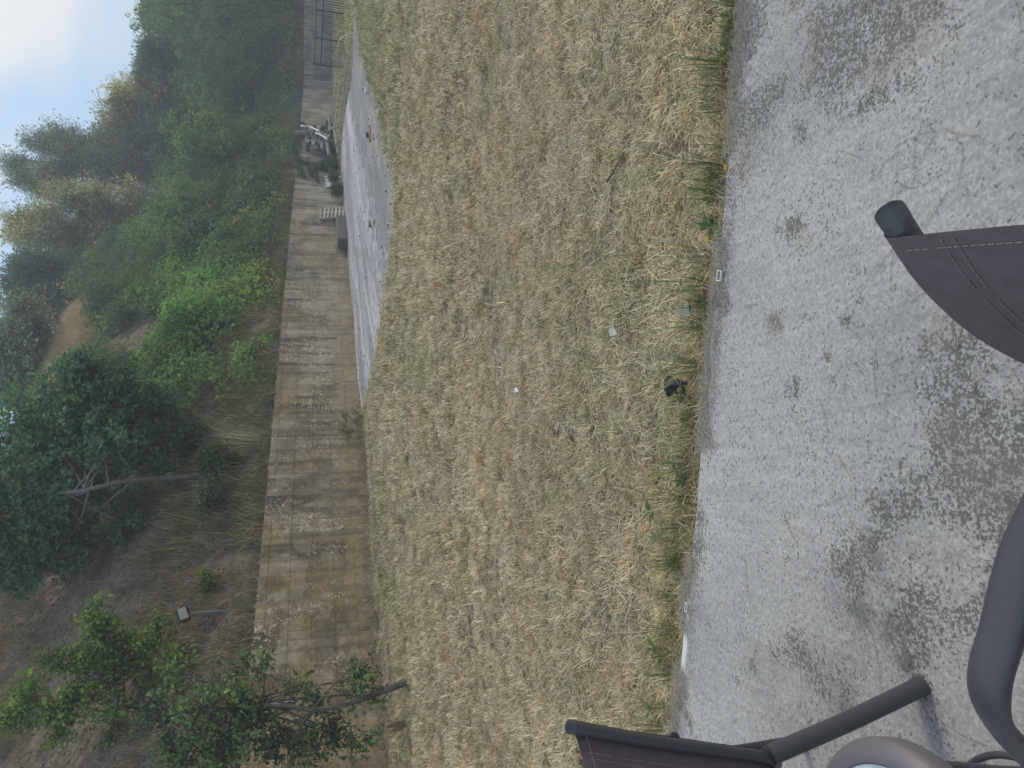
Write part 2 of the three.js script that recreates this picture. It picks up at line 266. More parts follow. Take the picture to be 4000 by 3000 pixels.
// ---------------------------------------------------------------- retaining wall of board-marked concrete courses
{
  const SPAN = [[-22, 25], [25, 112]], HH = 3.2;
  const wallTex = SPAN.map(([s0, s1]) => texture(2048, 256, (u, v) => {
    const s = s0 + (s1 - s0) * u, y = v * HH, top = wallTop(s), warm = sstep(16, 2, s) * 0.9 + 0.18 * sstep(0.55, 0.7, fbm(s * 0.12, 70, 2));
    const b = fbm(s * 0.8, y * 1.3 + 5, 4), fine = fbm(s * 9, y * 9, 3), grit = vnoise(s * 28, y * 28);
    let c = mix3([0.185, 0.175, 0.145], [0.31, 0.30, 0.265], sstep(0.3, 0.7, b));
    c = mix3(c, mix3([0.155, 0.128, 0.085], [0.285, 0.24, 0.165], sstep(0.3, 0.7, fbm(s * 0.5 + 20, y * 2.2, 4))), warm * (0.45 + 0.55 * sstep(0.35, 0.6, fbm(s * 0.35 + 3, y * 0.9 + 8, 3))));
    const course = Math.floor(y / 0.52); c = c.map(k => k * (0.95 + 0.10 * vnoise(course * 7.3, Math.floor(s / 5.3) * 3.1)));
    const run = 0.6 * fbm(s * 4.2, y * 0.16 + 9, 4) + 0.4 * fbm(s * 1.5 + 30, y * 0.3, 3), low = mix(0.2, 1.0, sstep(0.1, 0.9, vnoise(s * 0.9, 31)));
    c = mix3(c, [0.075, 0.07, 0.058], 0.9 * sstep(0.47, 0.60, run) * sstep(top * (1 - low) - 0.3, top * (1 - low) + 0.5, y) * sstep(0.2, 0.6, fbm(s * 0.22, 12, 2) + 0.2));
    c = mix3(c, [0.36, 0.35, 0.31], 0.6 * sstep(0.56, 0.68, fbm(s * 2.9 + 40, y * 0.5 + 2, 5) + 0.2 * (fine - 0.5)) * sstep(0.4, 0.55, b));
    c = mix3(c, [0.52, 0.51, 0.47], 0.85 * sstep(0.64, 0.80, grit) * sstep(0.48, 0.62, fbm(s * 2.4 + 60, y * 0.7, 4)));
    c = mix3(c, [0.27, 0.195, 0.09], 0.4 * sstep(0.60, 0.70, fbm(s * 0.9 + 80, y * 0.7 + 33, 3)));
    if (s < 14) c = mix3(c, mix3([0.235, 0.19, 0.125], [0.33, 0.27, 0.185], fbm(s * 2.5, y * 3, 5)), 0.7 * sstep(0.86, 0.70, y + 0.3 * (fbm(s * 0.9, 44, 3) - 0.5)) * sstep(14, 8, s));
    c = mix3(c, [0.10, 0.09, 0.07], 0.6 * sstep(0.58, 0.68, fbm(s * 1.4 + 11, y * 1.6 + 90, 5) + 0.22 * (fine - 0.5)) * sstep(7, 1, s));
    const drip = fbm(s * 7.5, y * 0.35 + 50, 3); c = mix3(c, [0.10, 0.095, 0.08], 0.55 * sstep(0.52, 0.66, drip) * sstep(0.25, 0.7, fbm(s * 0.4 + 5, 90, 2) + 0.1)); const spall = fbm(s * 3.2 + 15, y * 3.2 + 71, 4); c = mix3(c, [0.38, 0.36, 0.31], 0.32 * sstep(0.60, 0.68, spall + 0.1 * (grit - 0.5)));
    return c.map(k => k * (0.74 + 0.52 * fine));
  }));
  const bump = texture(512, 512, (u, v) => fbm(u * 40, v * 40, 5), false); bump.repeat.set(20, 1.4);
  const mats = wallTex.map((t, k) => mat(...[[0.86, 0.79, 0.66], [0.82, 0.80, 0.745]][k], { map: t, bumpMap: bump, bumpScale: 0.012, roughness: 0.95 }));
  const wall = thing('retaining_wall', 'long stained concrete retaining wall at the foot of the slope', 'wall');
  function slabPiece(s0, s1, y0a, y0b, y1a, y1b, front, back) {       // a closed block on the wall's line
    const span = SPAN[s0 < 25 ? 0 : 1], P = (s, d, y) => wallAt(s, d, y);
    const c = [P(s0, front, y0a), P(s1, front, y0b), P(s1, front, y1b), P(s0, front, y1a), P(s0, back, y0a), P(s1, back, y0b), P(s1, back, y1b), P(s0, back, y1a)];
    const uvOf = (k) => { const s = (k % 4 === 0 || k % 4 === 3) ? s0 : s1, y = [y0a, y0b, y1b, y1a][k % 4]; return [(s - span[0]) / (span[1] - span[0]), y / HH]; };
    const f = [[0, 1, 2], [0, 2, 3], [5, 4, 7], [5, 7, 6], [3, 2, 6], [3, 6, 7], [1, 5, 6], [1, 6, 2], [4, 0, 3], [4, 3, 7], [4, 5, 1], [4, 1, 0]];
    const g = tris(f.map(t => t.map(k => c[k]))), uv = g.attributes.uv; f.forEach((t, i) => t.forEach((k, j) => { const q = uvOf(k); uv.setXY(i * 3 + j, q[0], q[1]); })); return g;
  }
  const cores = [[], []];
  for (let s = -22; s < 111; s += 1) { if (s < BEND && s + 1 > BEND) continue; cores[s < 25 ? 0 : 1].push(slabPiece(s, s + 1, -0.4, -0.4, wallTop(s) - 0.02, wallTop(s + 1) - 0.02, 0.016, 0.36)); }
  part('wall_core', cores[0], mats[0], wall); part('wall_core', cores[1], mats[1], wall);
  for (let c = 0; c < 6; c++) {
    let s = -22 + rr(0, 3);
    while (s < 104) {
      let e = s + rr(4.4, 6.6); if (s < 25 && e > 25) e = 25; if (s < BEND && e > BEND - 1.5) e = BEND;
      const y0 = c === 0 ? -0.3 : c * 0.52 + 0.004, y1 = (c + 1) * 0.52 - 0.004, pr = rr(-0.004, 0.006) - (c === 0 ? 0.02 : 0);
      const up = q => Math.min(y1, wallTop(q)); if (y0 < wallTop(e) - 0.05) part('concrete_panel', slabPiece(s + 0.008, e - 0.008, y0, y0, c === 5 ? wallTop(s) : up(s), c === 5 ? wallTop(e) : up(e), pr, 0.05), mats[s < 25 ? 0 : 1], wall);
      s = e;
    }
  }
  // crumbled cap stones along the top
  const rub = []; for (let i = 0; i < 420; i++) { const s = rr(-10, 70), g = new THREE.IcosahedronGeometry(rr(0.02, 0.055), 0); g.scale(rr(0.8, 1.8), rr(0.5, 1), rr(0.8, 1.4)); g.rotateY(rr(0, 6)); const p = wallAt(s, rr(0.03, 0.3), wallTop(s) + 0.01); g.translate(p.x, p.y, p.z); rub.push(g); }
  const o = part('crumbled_edge', rub, mat(0.20, 0.185, 0.155), wall); o.userData.kind = 'stuff';
}

// ---------------------------------------------------------------- leaf, blade and twig shapes
function leafTris(out, cols, base, dir, nrm, len, wid, col, fold = 0.25) {   // pointed leaf folded along the midrib
  const side = V().crossVectors(dir, nrm).normalize(), mid = base.clone().addScaledVector(dir, len * 0.45), tip = base.clone().addScaledVector(dir, len).addScaledVector(nrm, -len * 0.12);
  const a = mid.clone().addScaledVector(side, wid * 0.5).addScaledVector(nrm, wid * fold), b = mid.clone().addScaledVector(side, -wid * 0.5).addScaledVector(nrm, wid * fold);
  out.push([base, a, tip], [base, tip, b]); cols.push(col, col);
}
function lobedLeafTris(out, cols, base, dir, nrm, len, col) {
  const side = V().crossVectors(dir, nrm).normalize(), c = base.clone().addScaledVector(dir, len * 0.4).addScaledVector(nrm, -len * 0.05);
  const q = (x, y, z = 0) => base.clone().addScaledVector(side, x * len).addScaledVector(dir, y * len).addScaledVector(nrm, z * len);
  const ring = [q(0, 0), q(-.32, .08, .06), q(-.2, .3), q(-.52, .52, .1), q(-.2, .62), q(0, 1, -.1), q(.2, .62), q(.52, .52, .1), q(.2, .3), q(.32, .08, .06)];
  for (let i = 0; i < ring.length; i++) { out.push([c, ring[i], ring[(i + 1) % ring.length]]); cols.push(col); }
}
const rdir = (r = R) => { const z = rr(-1, 1, r), a = rr(0, 6.283, r), k = Math.sqrt(1 - z * z); return V(k * Math.cos(a), z, k * Math.sin(a)); };
function vary(c, k, r = R) { const b = 1 + rr(-k, k, r), w = rr(-k, k, r) * 0.5; return [c[0] * b * (1 + w), c[1] * b, c[2] * b * (1 - w)]; }
function leafClump(n, radius, len, wid, { lobed = false, droop = 0.2, twigs = 3, seed = 1, elong = 1 } = {}) {   // sprays of leaves on short twigs, radius in metres
  const r = rng(seed), out = [], cols = [];
  const T = []; for (let i = 0; i < twigs; i++) T.push([rdir(r).multiplyScalar(radius * 0.25), rdir(r).add(V(0, 0.4, 0)).normalize()]);
  for (const [o, d] of T) { const e = o.clone().addScaledVector(d, radius * elong), s = V().crossVectors(d, V(0.3, 1, 0.2)).normalize().multiplyScalar(0.004 + radius * 0.008), h = V().crossVectors(d, s).normalize().multiplyScalar(s.length()); out.push([o.clone().add(s), e, o.clone().sub(s)], [o.clone().add(h), e, o.clone().sub(h)]); cols.push([0.10, 0.075, 0.05], [0.10, 0.075, 0.05]); }
  for (let i = 0; i < n; i++) {
    const [o, d] = T[i % T.length], t = rr(0.1, 1, r), p = o.clone().addScaledVector(d, radius * elong * t).addScaledVector(rdir(r), radius * 0.28);
    const dir = rdir(r).addScaledVector(d, 0.7).add(V(0, -droop, 0)).normalize(), nr = V(0, 1, 0).addScaledVector(rdir(r), 0.8); nr.addScaledVector(dir, -nr.dot(dir)).normalize();
    const k = len * (r() < 0.2 ? rr(1.1, 1.6, r) : rr(0.45, 1.15, r)), col = vary([1, 1, 1], 0.34, r);
    lobed ? lobedLeafTris(out, cols, p, dir, nr, k, col) : leafTris(out, cols, p, dir, nr, k, k * wid, col);
  }
  return tris(out, cols);
}
function bladeTris(out, cols, base, az, lift, len, wid, bend, col, col2 = col) { // a grass blade in two segments
  const h = V(Math.cos(az), 0, Math.sin(az)), s = V(-Math.sin(az), 0, Math.cos(az)).multiplyScalar(wid / 2);
  const m = base.clone().addScaledVector(h, len * 0.5 * Math.cos(lift)).add(V(0, len * 0.5 * Math.sin(lift), 0)), l2 = lift - bend;
  const e = m.clone().addScaledVector(h, len * 0.5 * Math.cos(l2)).add(V(0, len * 0.5 * Math.sin(l2), 0));
  out.push([base.clone().add(s), base.clone().sub(s), m.clone().add(s)], [base.clone().sub(s), m.clone().sub(s), m.clone().add(s)], [m.clone().add(s), m.clone().sub(s), e]); cols.push(col, col, col2);
}
function strawClump(n, spread, len, wid, liftA, liftB, seed, flat = false) {
  const r = rng(seed), out = [], cols = [];
  for (let i = 0; i < n; i++) { const a = rr(0, 6.283, r), d = spread * Math.sqrt(r()), lift = rr(liftA, liftB, r), c = vary([1, 1, 1], 0.35, r); bladeTris(out, cols, V(Math.cos(a) * d, rr(0, 0.012, r), Math.sin(a) * d), rr(0, 6.283, r), lift, len * rr(0.5, 1.3, r), wid * rr(0.7, 1.3, r), rr(0.1, flat ? 0.5 : 0.9, r), c, vary(c, 0.1, r)); }
  return tris(out, cols);
}
const mBlade = new THREE.MeshStandardMaterial({ color: 0xffffff, roughness: 0.85, side: THREE.DoubleSide, vertexColors: true });
const mLeaf = leafMat();
const mBark = mat(1, 1, 1, { map: texture(256, 256, (u, v) => { const a = fbm(u * 10, v * 4, 4), b = fbm(u * 40, v * 14, 3); return mix3([0.06, 0.055, 0.05], [0.165, 0.155, 0.14], sstep(0.3, 0.7, a * 0.5 + b * 0.5)); }), bumpMap: texture(256, 256, (u, v) => fbm(u * 20, v * 7, 4), false), bumpScale: 0.02 });
mBark.map.repeat.set(4, 2); mBark.bumpMap.repeat.set(4, 2);
const mPaleBark = mBark.clone(); mPaleBark.color = new THREE.Color().setRGB(1.7, 1.6, 1.5);

// ---------------------------------------------------------------- trees
// o: base, blobs [[x, y, z, rx, ry, rz, clumps]] about the base, trunk points, leaf shape, colours
function makeTree(name, label, category, o) {
  const t = thing(name, label, category, o.base, o.group), r = rng(o.seed), limbs = [];
  const bark = o.bark || mBark, tp = o.trunk, top = tp[tp.length - 1];
  limbs.push(tube(tp, q => o.r * mix(1.25, 0.5, q) * (q < 0.08 ? 1.25 : 1), 14, 9));
  part('trunk', limbs, bark, t);
  const twigs = [], curve = new THREE.CatmullRomCurve3(tp), leaves = o.shapes.map(() => []);
  for (const [bx, by, bz, rx, ry, rz, n] of o.blobs) {
    const c = V(bx, by, bz), st = curve.getPoint(rr(0.45, 0.98, r)), m = st.clone().lerp(c, 0.5).add(V(rr(-.2, .2, r) * rx, ry * rr(-0.25, 0.1, r), rr(-.2, .2, r) * rz));
    if (o.limbs !== false) twigs.push(tube([st, m, c, c.clone().add(V(rr(-.4, .4, r) * rx, ry * rr(.2, .6, r), rr(-.4, .4, r) * rz))], q => o.r * mix(0.5, 0.12, q), 9, 5));
    const nb = Math.max(3, Math.round((o.twigs || 7)));
    for (let k = 0; k < nb; k++) { const d = rdir(r); d.y = d.y * 0.6 + 0.35; const e = c.clone().add(V(d.x * rx, d.y * ry, d.z * rz).multiplyScalar(rr(0.6, 1, r))); twigs.push(tube([m.clone().lerp(c, rr(0.2, 1, r)), c.clone().lerp(e, 0.5).add(V(0, ry * 0.08, 0)), e], q => o.r * mix(0.2, 0.04, q), 5, 4)); }
    const ph = rr(0, 90, r), tone = rr(0.75, 1.3, r), pick = Math.floor(r() * o.colors.length);
    for (let k = 0; k < n; k++) {
      const d = rdir(r), q = Math.pow(r(), o.shell || 0.42), p = V(d.x * rx * q, d.y * ry * q, d.z * rz * q);
      const gap = fbm((p.x + p.y * 0.6) * (o.gapScale || 1.2) + ph, (p.z - p.y * 0.7) * (o.gapScale || 1.2) + ph * 0.7, 2); if (gap < (o.gap || 0.36)) continue;
      const wob = 1 + 0.28 * (fbm(d.x * 2.2 + ph, d.y * 2.2 + d.z * 1.7, 2) - 0.5) * 2; p.multiplyScalar(wob).add(c);
      let col = o.colors[r() < 0.6 ? pick : Math.floor(r() * o.colors.length)]; col = vary(col, 0.2, r).map(q => q * tone);
      const out = V(d.x, d.y * 0.6 + 0.5, d.z).normalize();
      leaves[Math.floor(r() * leaves.length)].push([p, qUp(out).multiply(qEuler(0, rr(0, 6.28, r), 0)), (o.leafScale || 1) * rr(0.7, 1.3, r), col]);
    }
  }
  if (twigs.length) part('branches', twigs, bark, t);
  baked('crown', o.shapes, o.leafMat || mLeaf, leaves, t);
  return t;
}
const broad = [leafClump(20, 0.46, 0.19, 0.6, { seed: 3 }), leafClump(20, 0.46, 0.19, 0.6, { seed: 4, twigs: 4 })];
const fine = [leafClump(26, 0.62, 0.21, 0.36, { seed: 5, twigs: 5, elong: 1.25 }), leafClump(26, 0.62, 0.21, 0.36, { seed: 6, twigs: 4, elong: 1.4 })];
const lobed = [leafClump(15, 0.30, 0.125, 1, { seed: 7, lobed: true, droop: 0.5 }), leafClump(15, 0.30, 0.125, 1, { seed: 8, lobed: true, droop: 0.5, twigs: 4 })];
const small = [leafClump(13, 0.19, 0.062, 0.62, { seed: 9, droop: 0.3, twigs: 2, elong: 1.2 }), leafClump(13, 0.19, 0.062, 0.62, { seed: 10, twigs: 2, elong: 1.2 })];
const mats2 = [leafClump(56, 0.75, 0.20, 0.62, { seed: 21, twigs: 8, elong: 1.1 }), leafClump(56, 0.75, 0.20, 0.62, { seed: 22, twigs: 6, elong: 1.25 })];
const ivyLeaf = [leafClump(22, 0.2, 0.06, 0.85, { seed: 12, twigs: 4 })];

// trees along the ridge: [name, label, pixel of the crown's top, pixel of its foot, forward metres, crown width in pixels, colours, leaf, gap]
const OLIVE = [[0.30, 0.37, 0.21], [0.24, 0.31, 0.18], [0.38, 0.40, 0.21]], DARK = [[0.14, 0.215, 0.125], [0.18, 0.25, 0.14], [0.12, 0.185, 0.12]], GOLD = [[0.58, 0.53, 0.22], [0.40, 0.43, 0.2], [0.28, 0.33, 0.17]], MIDG = [[0.177, 0.291, 0.094], [0.229, 0.343, 0.104], [0.135, 0.229, 0.094]];
const ridge = [
  ['ridge_tree', 'tall feathery olive green tree with dark forked trunk on the ridge', 40, 670, 660, 62, 310, OLIVE, fine, 0.44],
  ['ridge_tree', 'broad yellowish tree beside the tall feathery tree on the ridge', 20, 910, 560, 58, 300, GOLD, fine, 0.42],
  ['ridge_tree', 'dense rounded blue green tree above the dry grass crest', 25, 1130, 430, 52, 270, DARK, fine, 0.38],
  ['ridge_tree', 'loose airy tree with visible branches next to the large lobed leaf tree', -20, 1390, 330, 44, 330, OLIVE, fine, 0.45],
  ['ridge_tree', 'golden leaved low tree on the ridge below the tall feathery tree', 430, 520, 700, 66, 330, GOLD, fine, 0.42],
  ['ridge_tree', 'dark rounded tree on the ridge between golden tree and leafy thicket', 560, 330, 770, 72, 300, DARK, fine, 0.38],
  ['ridge_tree', 'green bushy tree at the low end of the ridge above the fence', 660, 120, 900, 66, 360, MIDG, broad, 0.30],
];
ridge.forEach(([name, label, tx, iy, fx, F, wpx, cols, shapes, gap], i) => {
  const dr = ray(fx, iy); for (F = 25; F < 120; F += 0.25) if (toWall(dr.x * -F / dr.z, F)[1] > 11.4 + (i % 3) * 1.1) break;      // on the crest, where this direction crosses it
  const foot = onForward(fx, iy, F), head = onForward(tx, iy, F); foot.y = hillY(foot.x, F) - 0.3;
  const H = head.y - foot.y, W = wpx / FOCAL * F * 0.5, blobs = [], r = rng(100 + i);
  blobs.push([0, H * 0.62, 0, W * 0.6, H * 0.28, W * 0.6, 300]); if (i === 2 || i === 3) { } else { blobs.push([0, H * 0.24, 0, W * 0.8, H * 0.22, W * 0.8, 260]); for (const k of [-1, 0, 1]) blobs.push([k * W * 0.75, H * 0.08, W * 0.3, W * 0.45, H * 0.10, W * 0.45, 70]); }
  for (let k = 0; k < 26; k++) { const a = k / 26 * 6.283 + r(), q = rr(0.3, 0.95, r) * W; const y = H * rr(i === 2 || i === 3 ? 0.32 : 0.14, 0.86, r); blobs.push([Math.cos(a) * q * (1.2 - y / H * 0.5), y, Math.sin(a) * q, W * rr(0.13, 0.30, r), H * rr(0.07, 0.17, r), W * rr(0.13, 0.30, r), 62]); }
  for (let k = 0; k < 5; k++) blobs.push([rr(-.55, .55, r) * W, H * rr(.82, .98, r), rr(-.3, .3, r) * W, W * rr(.1, .2, r), H * rr(.06, .12, r), W * .15, 34]);
  makeTree(name, label, 'tree', { base: foot, group: null, seed: 300 + i, r: 0.012 * H + 0.04, trunk: [V(0, -0.5, 0), V(rr(-.2, .2, r), H * 0.2, 0), V(rr(-.5, .5, r), H * 0.42, rr(-.3, .3, r)), V(rr(-.6, .6, r), H * 0.66, 0)], blobs, shapes, colors: cols, gap, leafScale: 1.2, gapScale: 0.8, twigs: 4 });
});

// the large dark tree with lobed leaves on the slope
{
  const b = onHill(800, 1850), F = -b.z, at = (ix, iy, dz = 0) => { const p = onForward(ix, iy, F); return V(p.x - b.x, p.y - b.y, dz); };
  const bl = []; const B = (ix, iy, rpx, dz, n) => { const p = at(ix, iy, dz), k = rpx / FOCAL * F; bl.push([p.x, p.y, p.z, k, k * 0.85, k, n]); };
  B(180, 1900, 210, 0, 420); B(420, 1700, 190, .3, 330); B(560, 1650, 150, -.2, 170); B(300, 1560, 170, -.4, 270); B(120, 1640, 170, -.8, 240); B(60, 2080, 170, 0, 240); B(250, 2120, 130, .4, 170); B(620, 1800, 110, -.4, 70); B(400, 1960, 150, -1.2, 150); B(-120, 1850, 210, 0, 240); B(640, 1560, 70, .4, 60); B(330, 1430, 70, .2, 55); B(470, 1520, 90, .3, 80); B(90, 2230, 80, .2, 60); B(-60, 2150, 130, -.3, 110); B(520, 2050, 80, .2, 55);
  makeTree('lobed_leaf_tree', 'large dark green tree with lobed leaves and pale leaning trunk on the slope', 'tree', { base: b, seed: 41, r: 0.085, bark: mPaleBark, trunk: [V(0, -0.4, 0), at(700, 1860, .35), at(520, 1860, 1.2), at(380, 1890, 1.5), at(200, 1910, .9)], blobs: bl, shapes: lobed, colors: [[0.085, 0.165, 0.07], [0.105, 0.2, 0.08], [0.13, 0.235, 0.09]], gap: 0.38, leafScale: 1.15, gapScale: 1.6, twigs: 5 });
}
// the bright green young tree on the slope
{
  const b = onHill(690, 2610), F = -b.z, at = (ix, iy, dz = 0) => { const p = onForward(ix, iy, F); return V(p.x - b.x, p.y - b.y, dz); };
  const bl = []; const B = (ix, iy, rpx, dz, n, st = 1) => { const p = at(ix, iy, dz), k = rpx / FOCAL * F; bl.push([p.x, p.y, p.z, k, k * st, k, n]); };
  B(560, 2600, 75, 0, 90); B(480, 2540, 75, .2, 80); B(420, 2460, 55, .2, 50); B(375, 2390, 32, .2, 26); B(430, 2620, 85, -.2, 90); B(300, 2590, 65, 0, 60); B(210, 2580, 40, 0, 26); B(340, 2720, 75, .2, 80); B(220, 2760, 60, .1, 50); B(110, 2700, 50, 0, 36); B(90, 2780, 45, 0, 30); B(20, 2800, 45, 0, 30); B(260, 2830, 45, .3, 32); B(470, 2700, 80, .3, 80); B(600, 2480, 45, .3, 32); B(690, 2560, 40, .3, 26); B(480, 2840, 55, .3, 30); B(640, 2420, 35, .4, 18);
  makeTree('bright_sapling', 'bright yellow green sapling with arching shoots on the bare slope', 'tree', { base: b, seed: 43, r: 0.035, bark: mPaleBark, trunk: [V(0, -0.3, 0), at(620, 2600, .05), at(500, 2620), at(380, 2670)], blobs: bl, shapes: small, colors: [[0.19, 0.32, 0.06], [0.24, 0.38, 0.075], [0.13, 0.24, 0.055]], gap: 0.40, leafScale: 1.5, gapScale: 2.2, twigs: 3 });
}
// the small leaning tree at the wall's foot
{
  const b = onLevel(1590, 2655, 0); b.y = fieldY(b.x, -b.z); const F = -b.z, at = (ix, iy, dz = 0) => { const p = onForward(ix, iy, F); return V(p.x - b.x, p.y - b.y, dz); };
  const bl = []; const B = (ix, iy, rpx, dz, n) => { const p = at(ix, iy, dz), k = rpx / FOCAL * F; bl.push([p.x, p.y, p.z, k, k * 0.9, k, n]); };
  B(880, 2700, 110, 0, 120); B(760, 2740, 110, .2, 110); B(700, 2660, 70, -.2, 50); B(620, 2800, 80, 0, 60); B(980, 2780, 100, .3, 110); B(900, 2900, 110, .3, 120); B(1090, 2870, 90, .2, 90); B(1200, 2880, 70, .2, 70); B(1320, 2860, 65, .1, 60); B(1260, 2730, 60, .1, 40); B(1400, 2700, 50, .1, 36); B(1430, 2640, 40, 0, 26); B(1380, 2600, 30, 0, 14); B(1150, 2720, 60, -.2, 36); B(780, 2930, 100, 0, 80); B(1030, 2640, 55, -.1, 26); B(1150, 2980, 80, .1, 60); B(1400, 2860, 40, .3, 28); B(660, 2920, 70, 0, 36);
  const t = makeTree('young_tree', 'young tree with dark leaning trunk and small oval leaves before the wall', 'tree', { base: b, seed: 47, r: 0.042, trunk: [V(0, -0.1, 0), at(1480, 2695, .1), at(1380, 2715, .25), at(1240, 2735, .35), at(1100, 2725, .3), at(960, 2745, .15), at(820, 2740, 0)], blobs: bl.map(b => [...b.slice(0, 6), Math.round(b[6] * 0.40)]), shapes: small, colors: [[0.10, 0.17, 0.065], [0.12, 0.2, 0.07], [0.15, 0.24, 0.08], [0.10, 0.17, 0.08]], gap: 0.36, leafScale: 1.25, gapScale: 3, twigs: 4 });
  part('side_limb', tube([at(1220, 2740, .34), at(1190, 2775, .38), at(1160, 2830, .38), at(1110, 2870, .3)], q => 0.03 * mix(1, 0.45, q), 10, 7), mBark, t);
  const ex = []; for (let i = 0; i < 12; i++) { const p = at(rr(800, 1400), rr(2680, 2900), rr(0, .3)); ex.push([p, qRand(), 0.9, [0.5, 0.42, 0.04]]); }
  instanced('yellow_leaves', tris(...(() => { const o = [], c = []; leafTris(o, c, V(0, 0, 0), V(1, 0, 0), V(0, 1, 0), 0.06, 0.04, [1, 1, 1]); return [o, c]; })()), mLeaf, ex, t);
}

// ---------------------------------------------------------------- what grows on the slope
{
  const brush = [], lowgreen = [], tall = [], dry = [], litter = [];
  const bush = (x, f) => {                                               // nearest bush centre on a jittered grid: [distance, hash]
    const G = 2.5, gx = Math.floor(x / G), gf = Math.floor(f / G); let best = 99, id = 0;
    for (let a = -1; a <= 1; a++) for (let b = -1; b <= 1; b++) { const i = gx + a, j = gf + b, h1 = LAT[((i & 255) << 8) | (j & 255)], h2 = LAT[(((i + 91) & 255) << 8) | ((j + 37) & 255)], dd = Math.hypot((i + h1) * G - x, (j + h2) * G - f); if (dd < best) { best = dd; id = LAT[(((i + 13) & 255) << 8) | ((j + 71) & 255)]; } }
    return [best, id];
  };
  const hillN = (x, f) => V(hillY(x - 0.4, f) - hillY(x + 0.4, f), 0.8, -(hillY(x, f - 0.4) - hillY(x, f + 0.4))).normalize();
  for (let i = 0; i < 150000; i++) {
    const s = rr(-14, 112), d = 0.25 + 17 * Math.pow(R(), 1.05), p = wallAt(s, d), x = p.x, f = -p.z, y = hillY(x, f); p.y = y;
    const [ix, iy, depth] = toPixel(p); if (iy < -260 || iy > 3200 || ix < -300 || ix > 1300) continue;
    const n1 = fbm(x * 0.45 + 3, f * 0.45, 3), n2 = fbm(x * 1.3 + 30, f * 1.3, 3), jy = iy + 260 * (n1 - 0.5) * 2, jx = ix + 120 * (n2 - 0.5) * 2, u = R();
    const dense = sstep(1560 + (d > 2 ? 170 : 0), 1280 + (d > 2 ? 170 : 0), jy), left = sstep(2150, 2350, jy), crest = sstep(95, 60, Math.abs(ix - (370 - 0.32 * (iy - 1150)))) * sstep(1100, 1170, iy) * sstep(1580, 1500, iy);
    // green thicket of climbers and brambles
    if (u < 0.42 && crest < 0.5 && d > 0.7) {
      const open = sstep(300, 380, jx) * (1 - 0.75 * sstep(380, 300, jx)); const bare = sstep(0.40, 0.32, n2) * 0.4 + sstep(430, 360, jx) * sstep(700, 900, jy) * 0.85;
      if (R() < dense * 0.36 * (1 - bare)) {
        const [bd, id] = bush(x, f), br = 1.25 + 0.7 * id, dome = 1 - (bd / br) * (bd / br); if (dome < 0.03) continue; const h = (0.6 + 1.9 * LAT[(id * 60000) | 0] + 0.8 * sstep(500, 60, iy)) * Math.sqrt(dome) * sstep(0.3, 1.6, d);
        const bright = sstep(880, 1020, jy) * sstep(560, 700, jx) * (0.5 + 0.5 * sstep(0.4, 0.6, n2));
        let c = mix3([0.15, 0.245, 0.085], [0.21, 0.39, 0.085], bright); if (R() < 0.10) c = [0.34, 0.36, 0.12]; { const k = LAT[(id * 50000 + 999) | 0]; c = mix3(c.map(q => q * (0.6 + 0.75 * k)), [0.26, 0.27, 0.10], k > 0.86 ? 0.55 : 0); }
        brush.push([p.clone().add(V(rr(-.2, .2), h * (0.35 + 0.65 * Math.pow(R(), 0.5)), rr(-.2, .2))), qUp(hillN(x, f)).multiply(qEuler(rr(-.5, .5), rr(0, 6.28), rr(-.5, .5))), rr(0.6, 1.1) * (iy < 420 ? 1.3 : 1), vary(c, 0.32)]);
      }
    } else if (u < 0.62) {                                               // leafy weeds, thinning to the left
      const k = (1 - dense) * (1 - left) * 0.55 + left * 0.42 * sstep(480, 620, jx) + dense * 0.12 + 0.25 * sstep(2.2, 0.6, d) * (1 - left);
      if (R() < k * sstep(0.36, 0.58, n2)) lowgreen.push([p.clone().add(V(0, rr(0.02, 0.16), 0)), qUp(hillN(x, f)).multiply(qEuler(0, rr(0, 6.28), 0)), rr(0.5, 1.1), vary(mix3([0.14, 0.21, 0.06], [0.20, 0.31, 0.07], R()), 0.25)]);
    } else {                                                             // grasses
      const bareSoil = left * sstep(560, 470, jx) * sstep(120, 230, jx);
      const k = 0.62 * (1 - dense) + 2.6 * crest + 1.0 * sstep(2.6, 0.7, d) + 0.5 * sstep(180, 90, jx) * left + 0.12 * dense;
      if (R() < k * (1 - 0.85 * bareSoil) * (0.45 + sstep(0.3, 0.6, n2))) {
        const green = R() < (0.55 * (1 - left) * (1 - crest)), c = crest > 0.3 && R() < 0.85 ? mix3([0.5, 0.41, 0.24], [0.62, 0.53, 0.34], R()) : green ? [0.17, 0.195, 0.07] : mix3([0.29, 0.225, 0.125], [0.36, 0.30, 0.19], R());
        (R() < 0.6 ? tall : dry).push([p.clone(), qEuler(rr(-.25, .25), rr(0, 6.28), rr(-.25, .25)), rr(0.6, 1.2) * (crest > 0.3 ? 1.5 : d < 2.4 ? 1.45 : 1) * (left > 0.5 ? 0.75 : 1), vary(left > 0.5 ? c.map(q => q * 0.85) : c, 0.25)]);
      }
    }
  }
  for (let i = 0; i < 36000; i++) {                                      // low weeds, dead stalks and grass over the earth on the left
    const s = rr(-12, 16), d = rr(0.3, 13), p = wallAt(s, d), x = p.x, f = -p.z; p.y = hillY(x, f); const [ix, iy] = toPixel(p); if (iy < 1450 || iy > 3150 || ix < -100) continue;
    const n2 = fbm(x * 1.1 + 30, f * 1.1, 3), jx = ix + 160 * (n2 - 0.5), scar = sstep(150, 240, jx) * sstep(560, 470, jx) * sstep(2080, 2260, iy); if (R() < 0.88 * scar || R() > 0.25 + 1.1 * sstep(0.35, 0.6, n2)) continue;
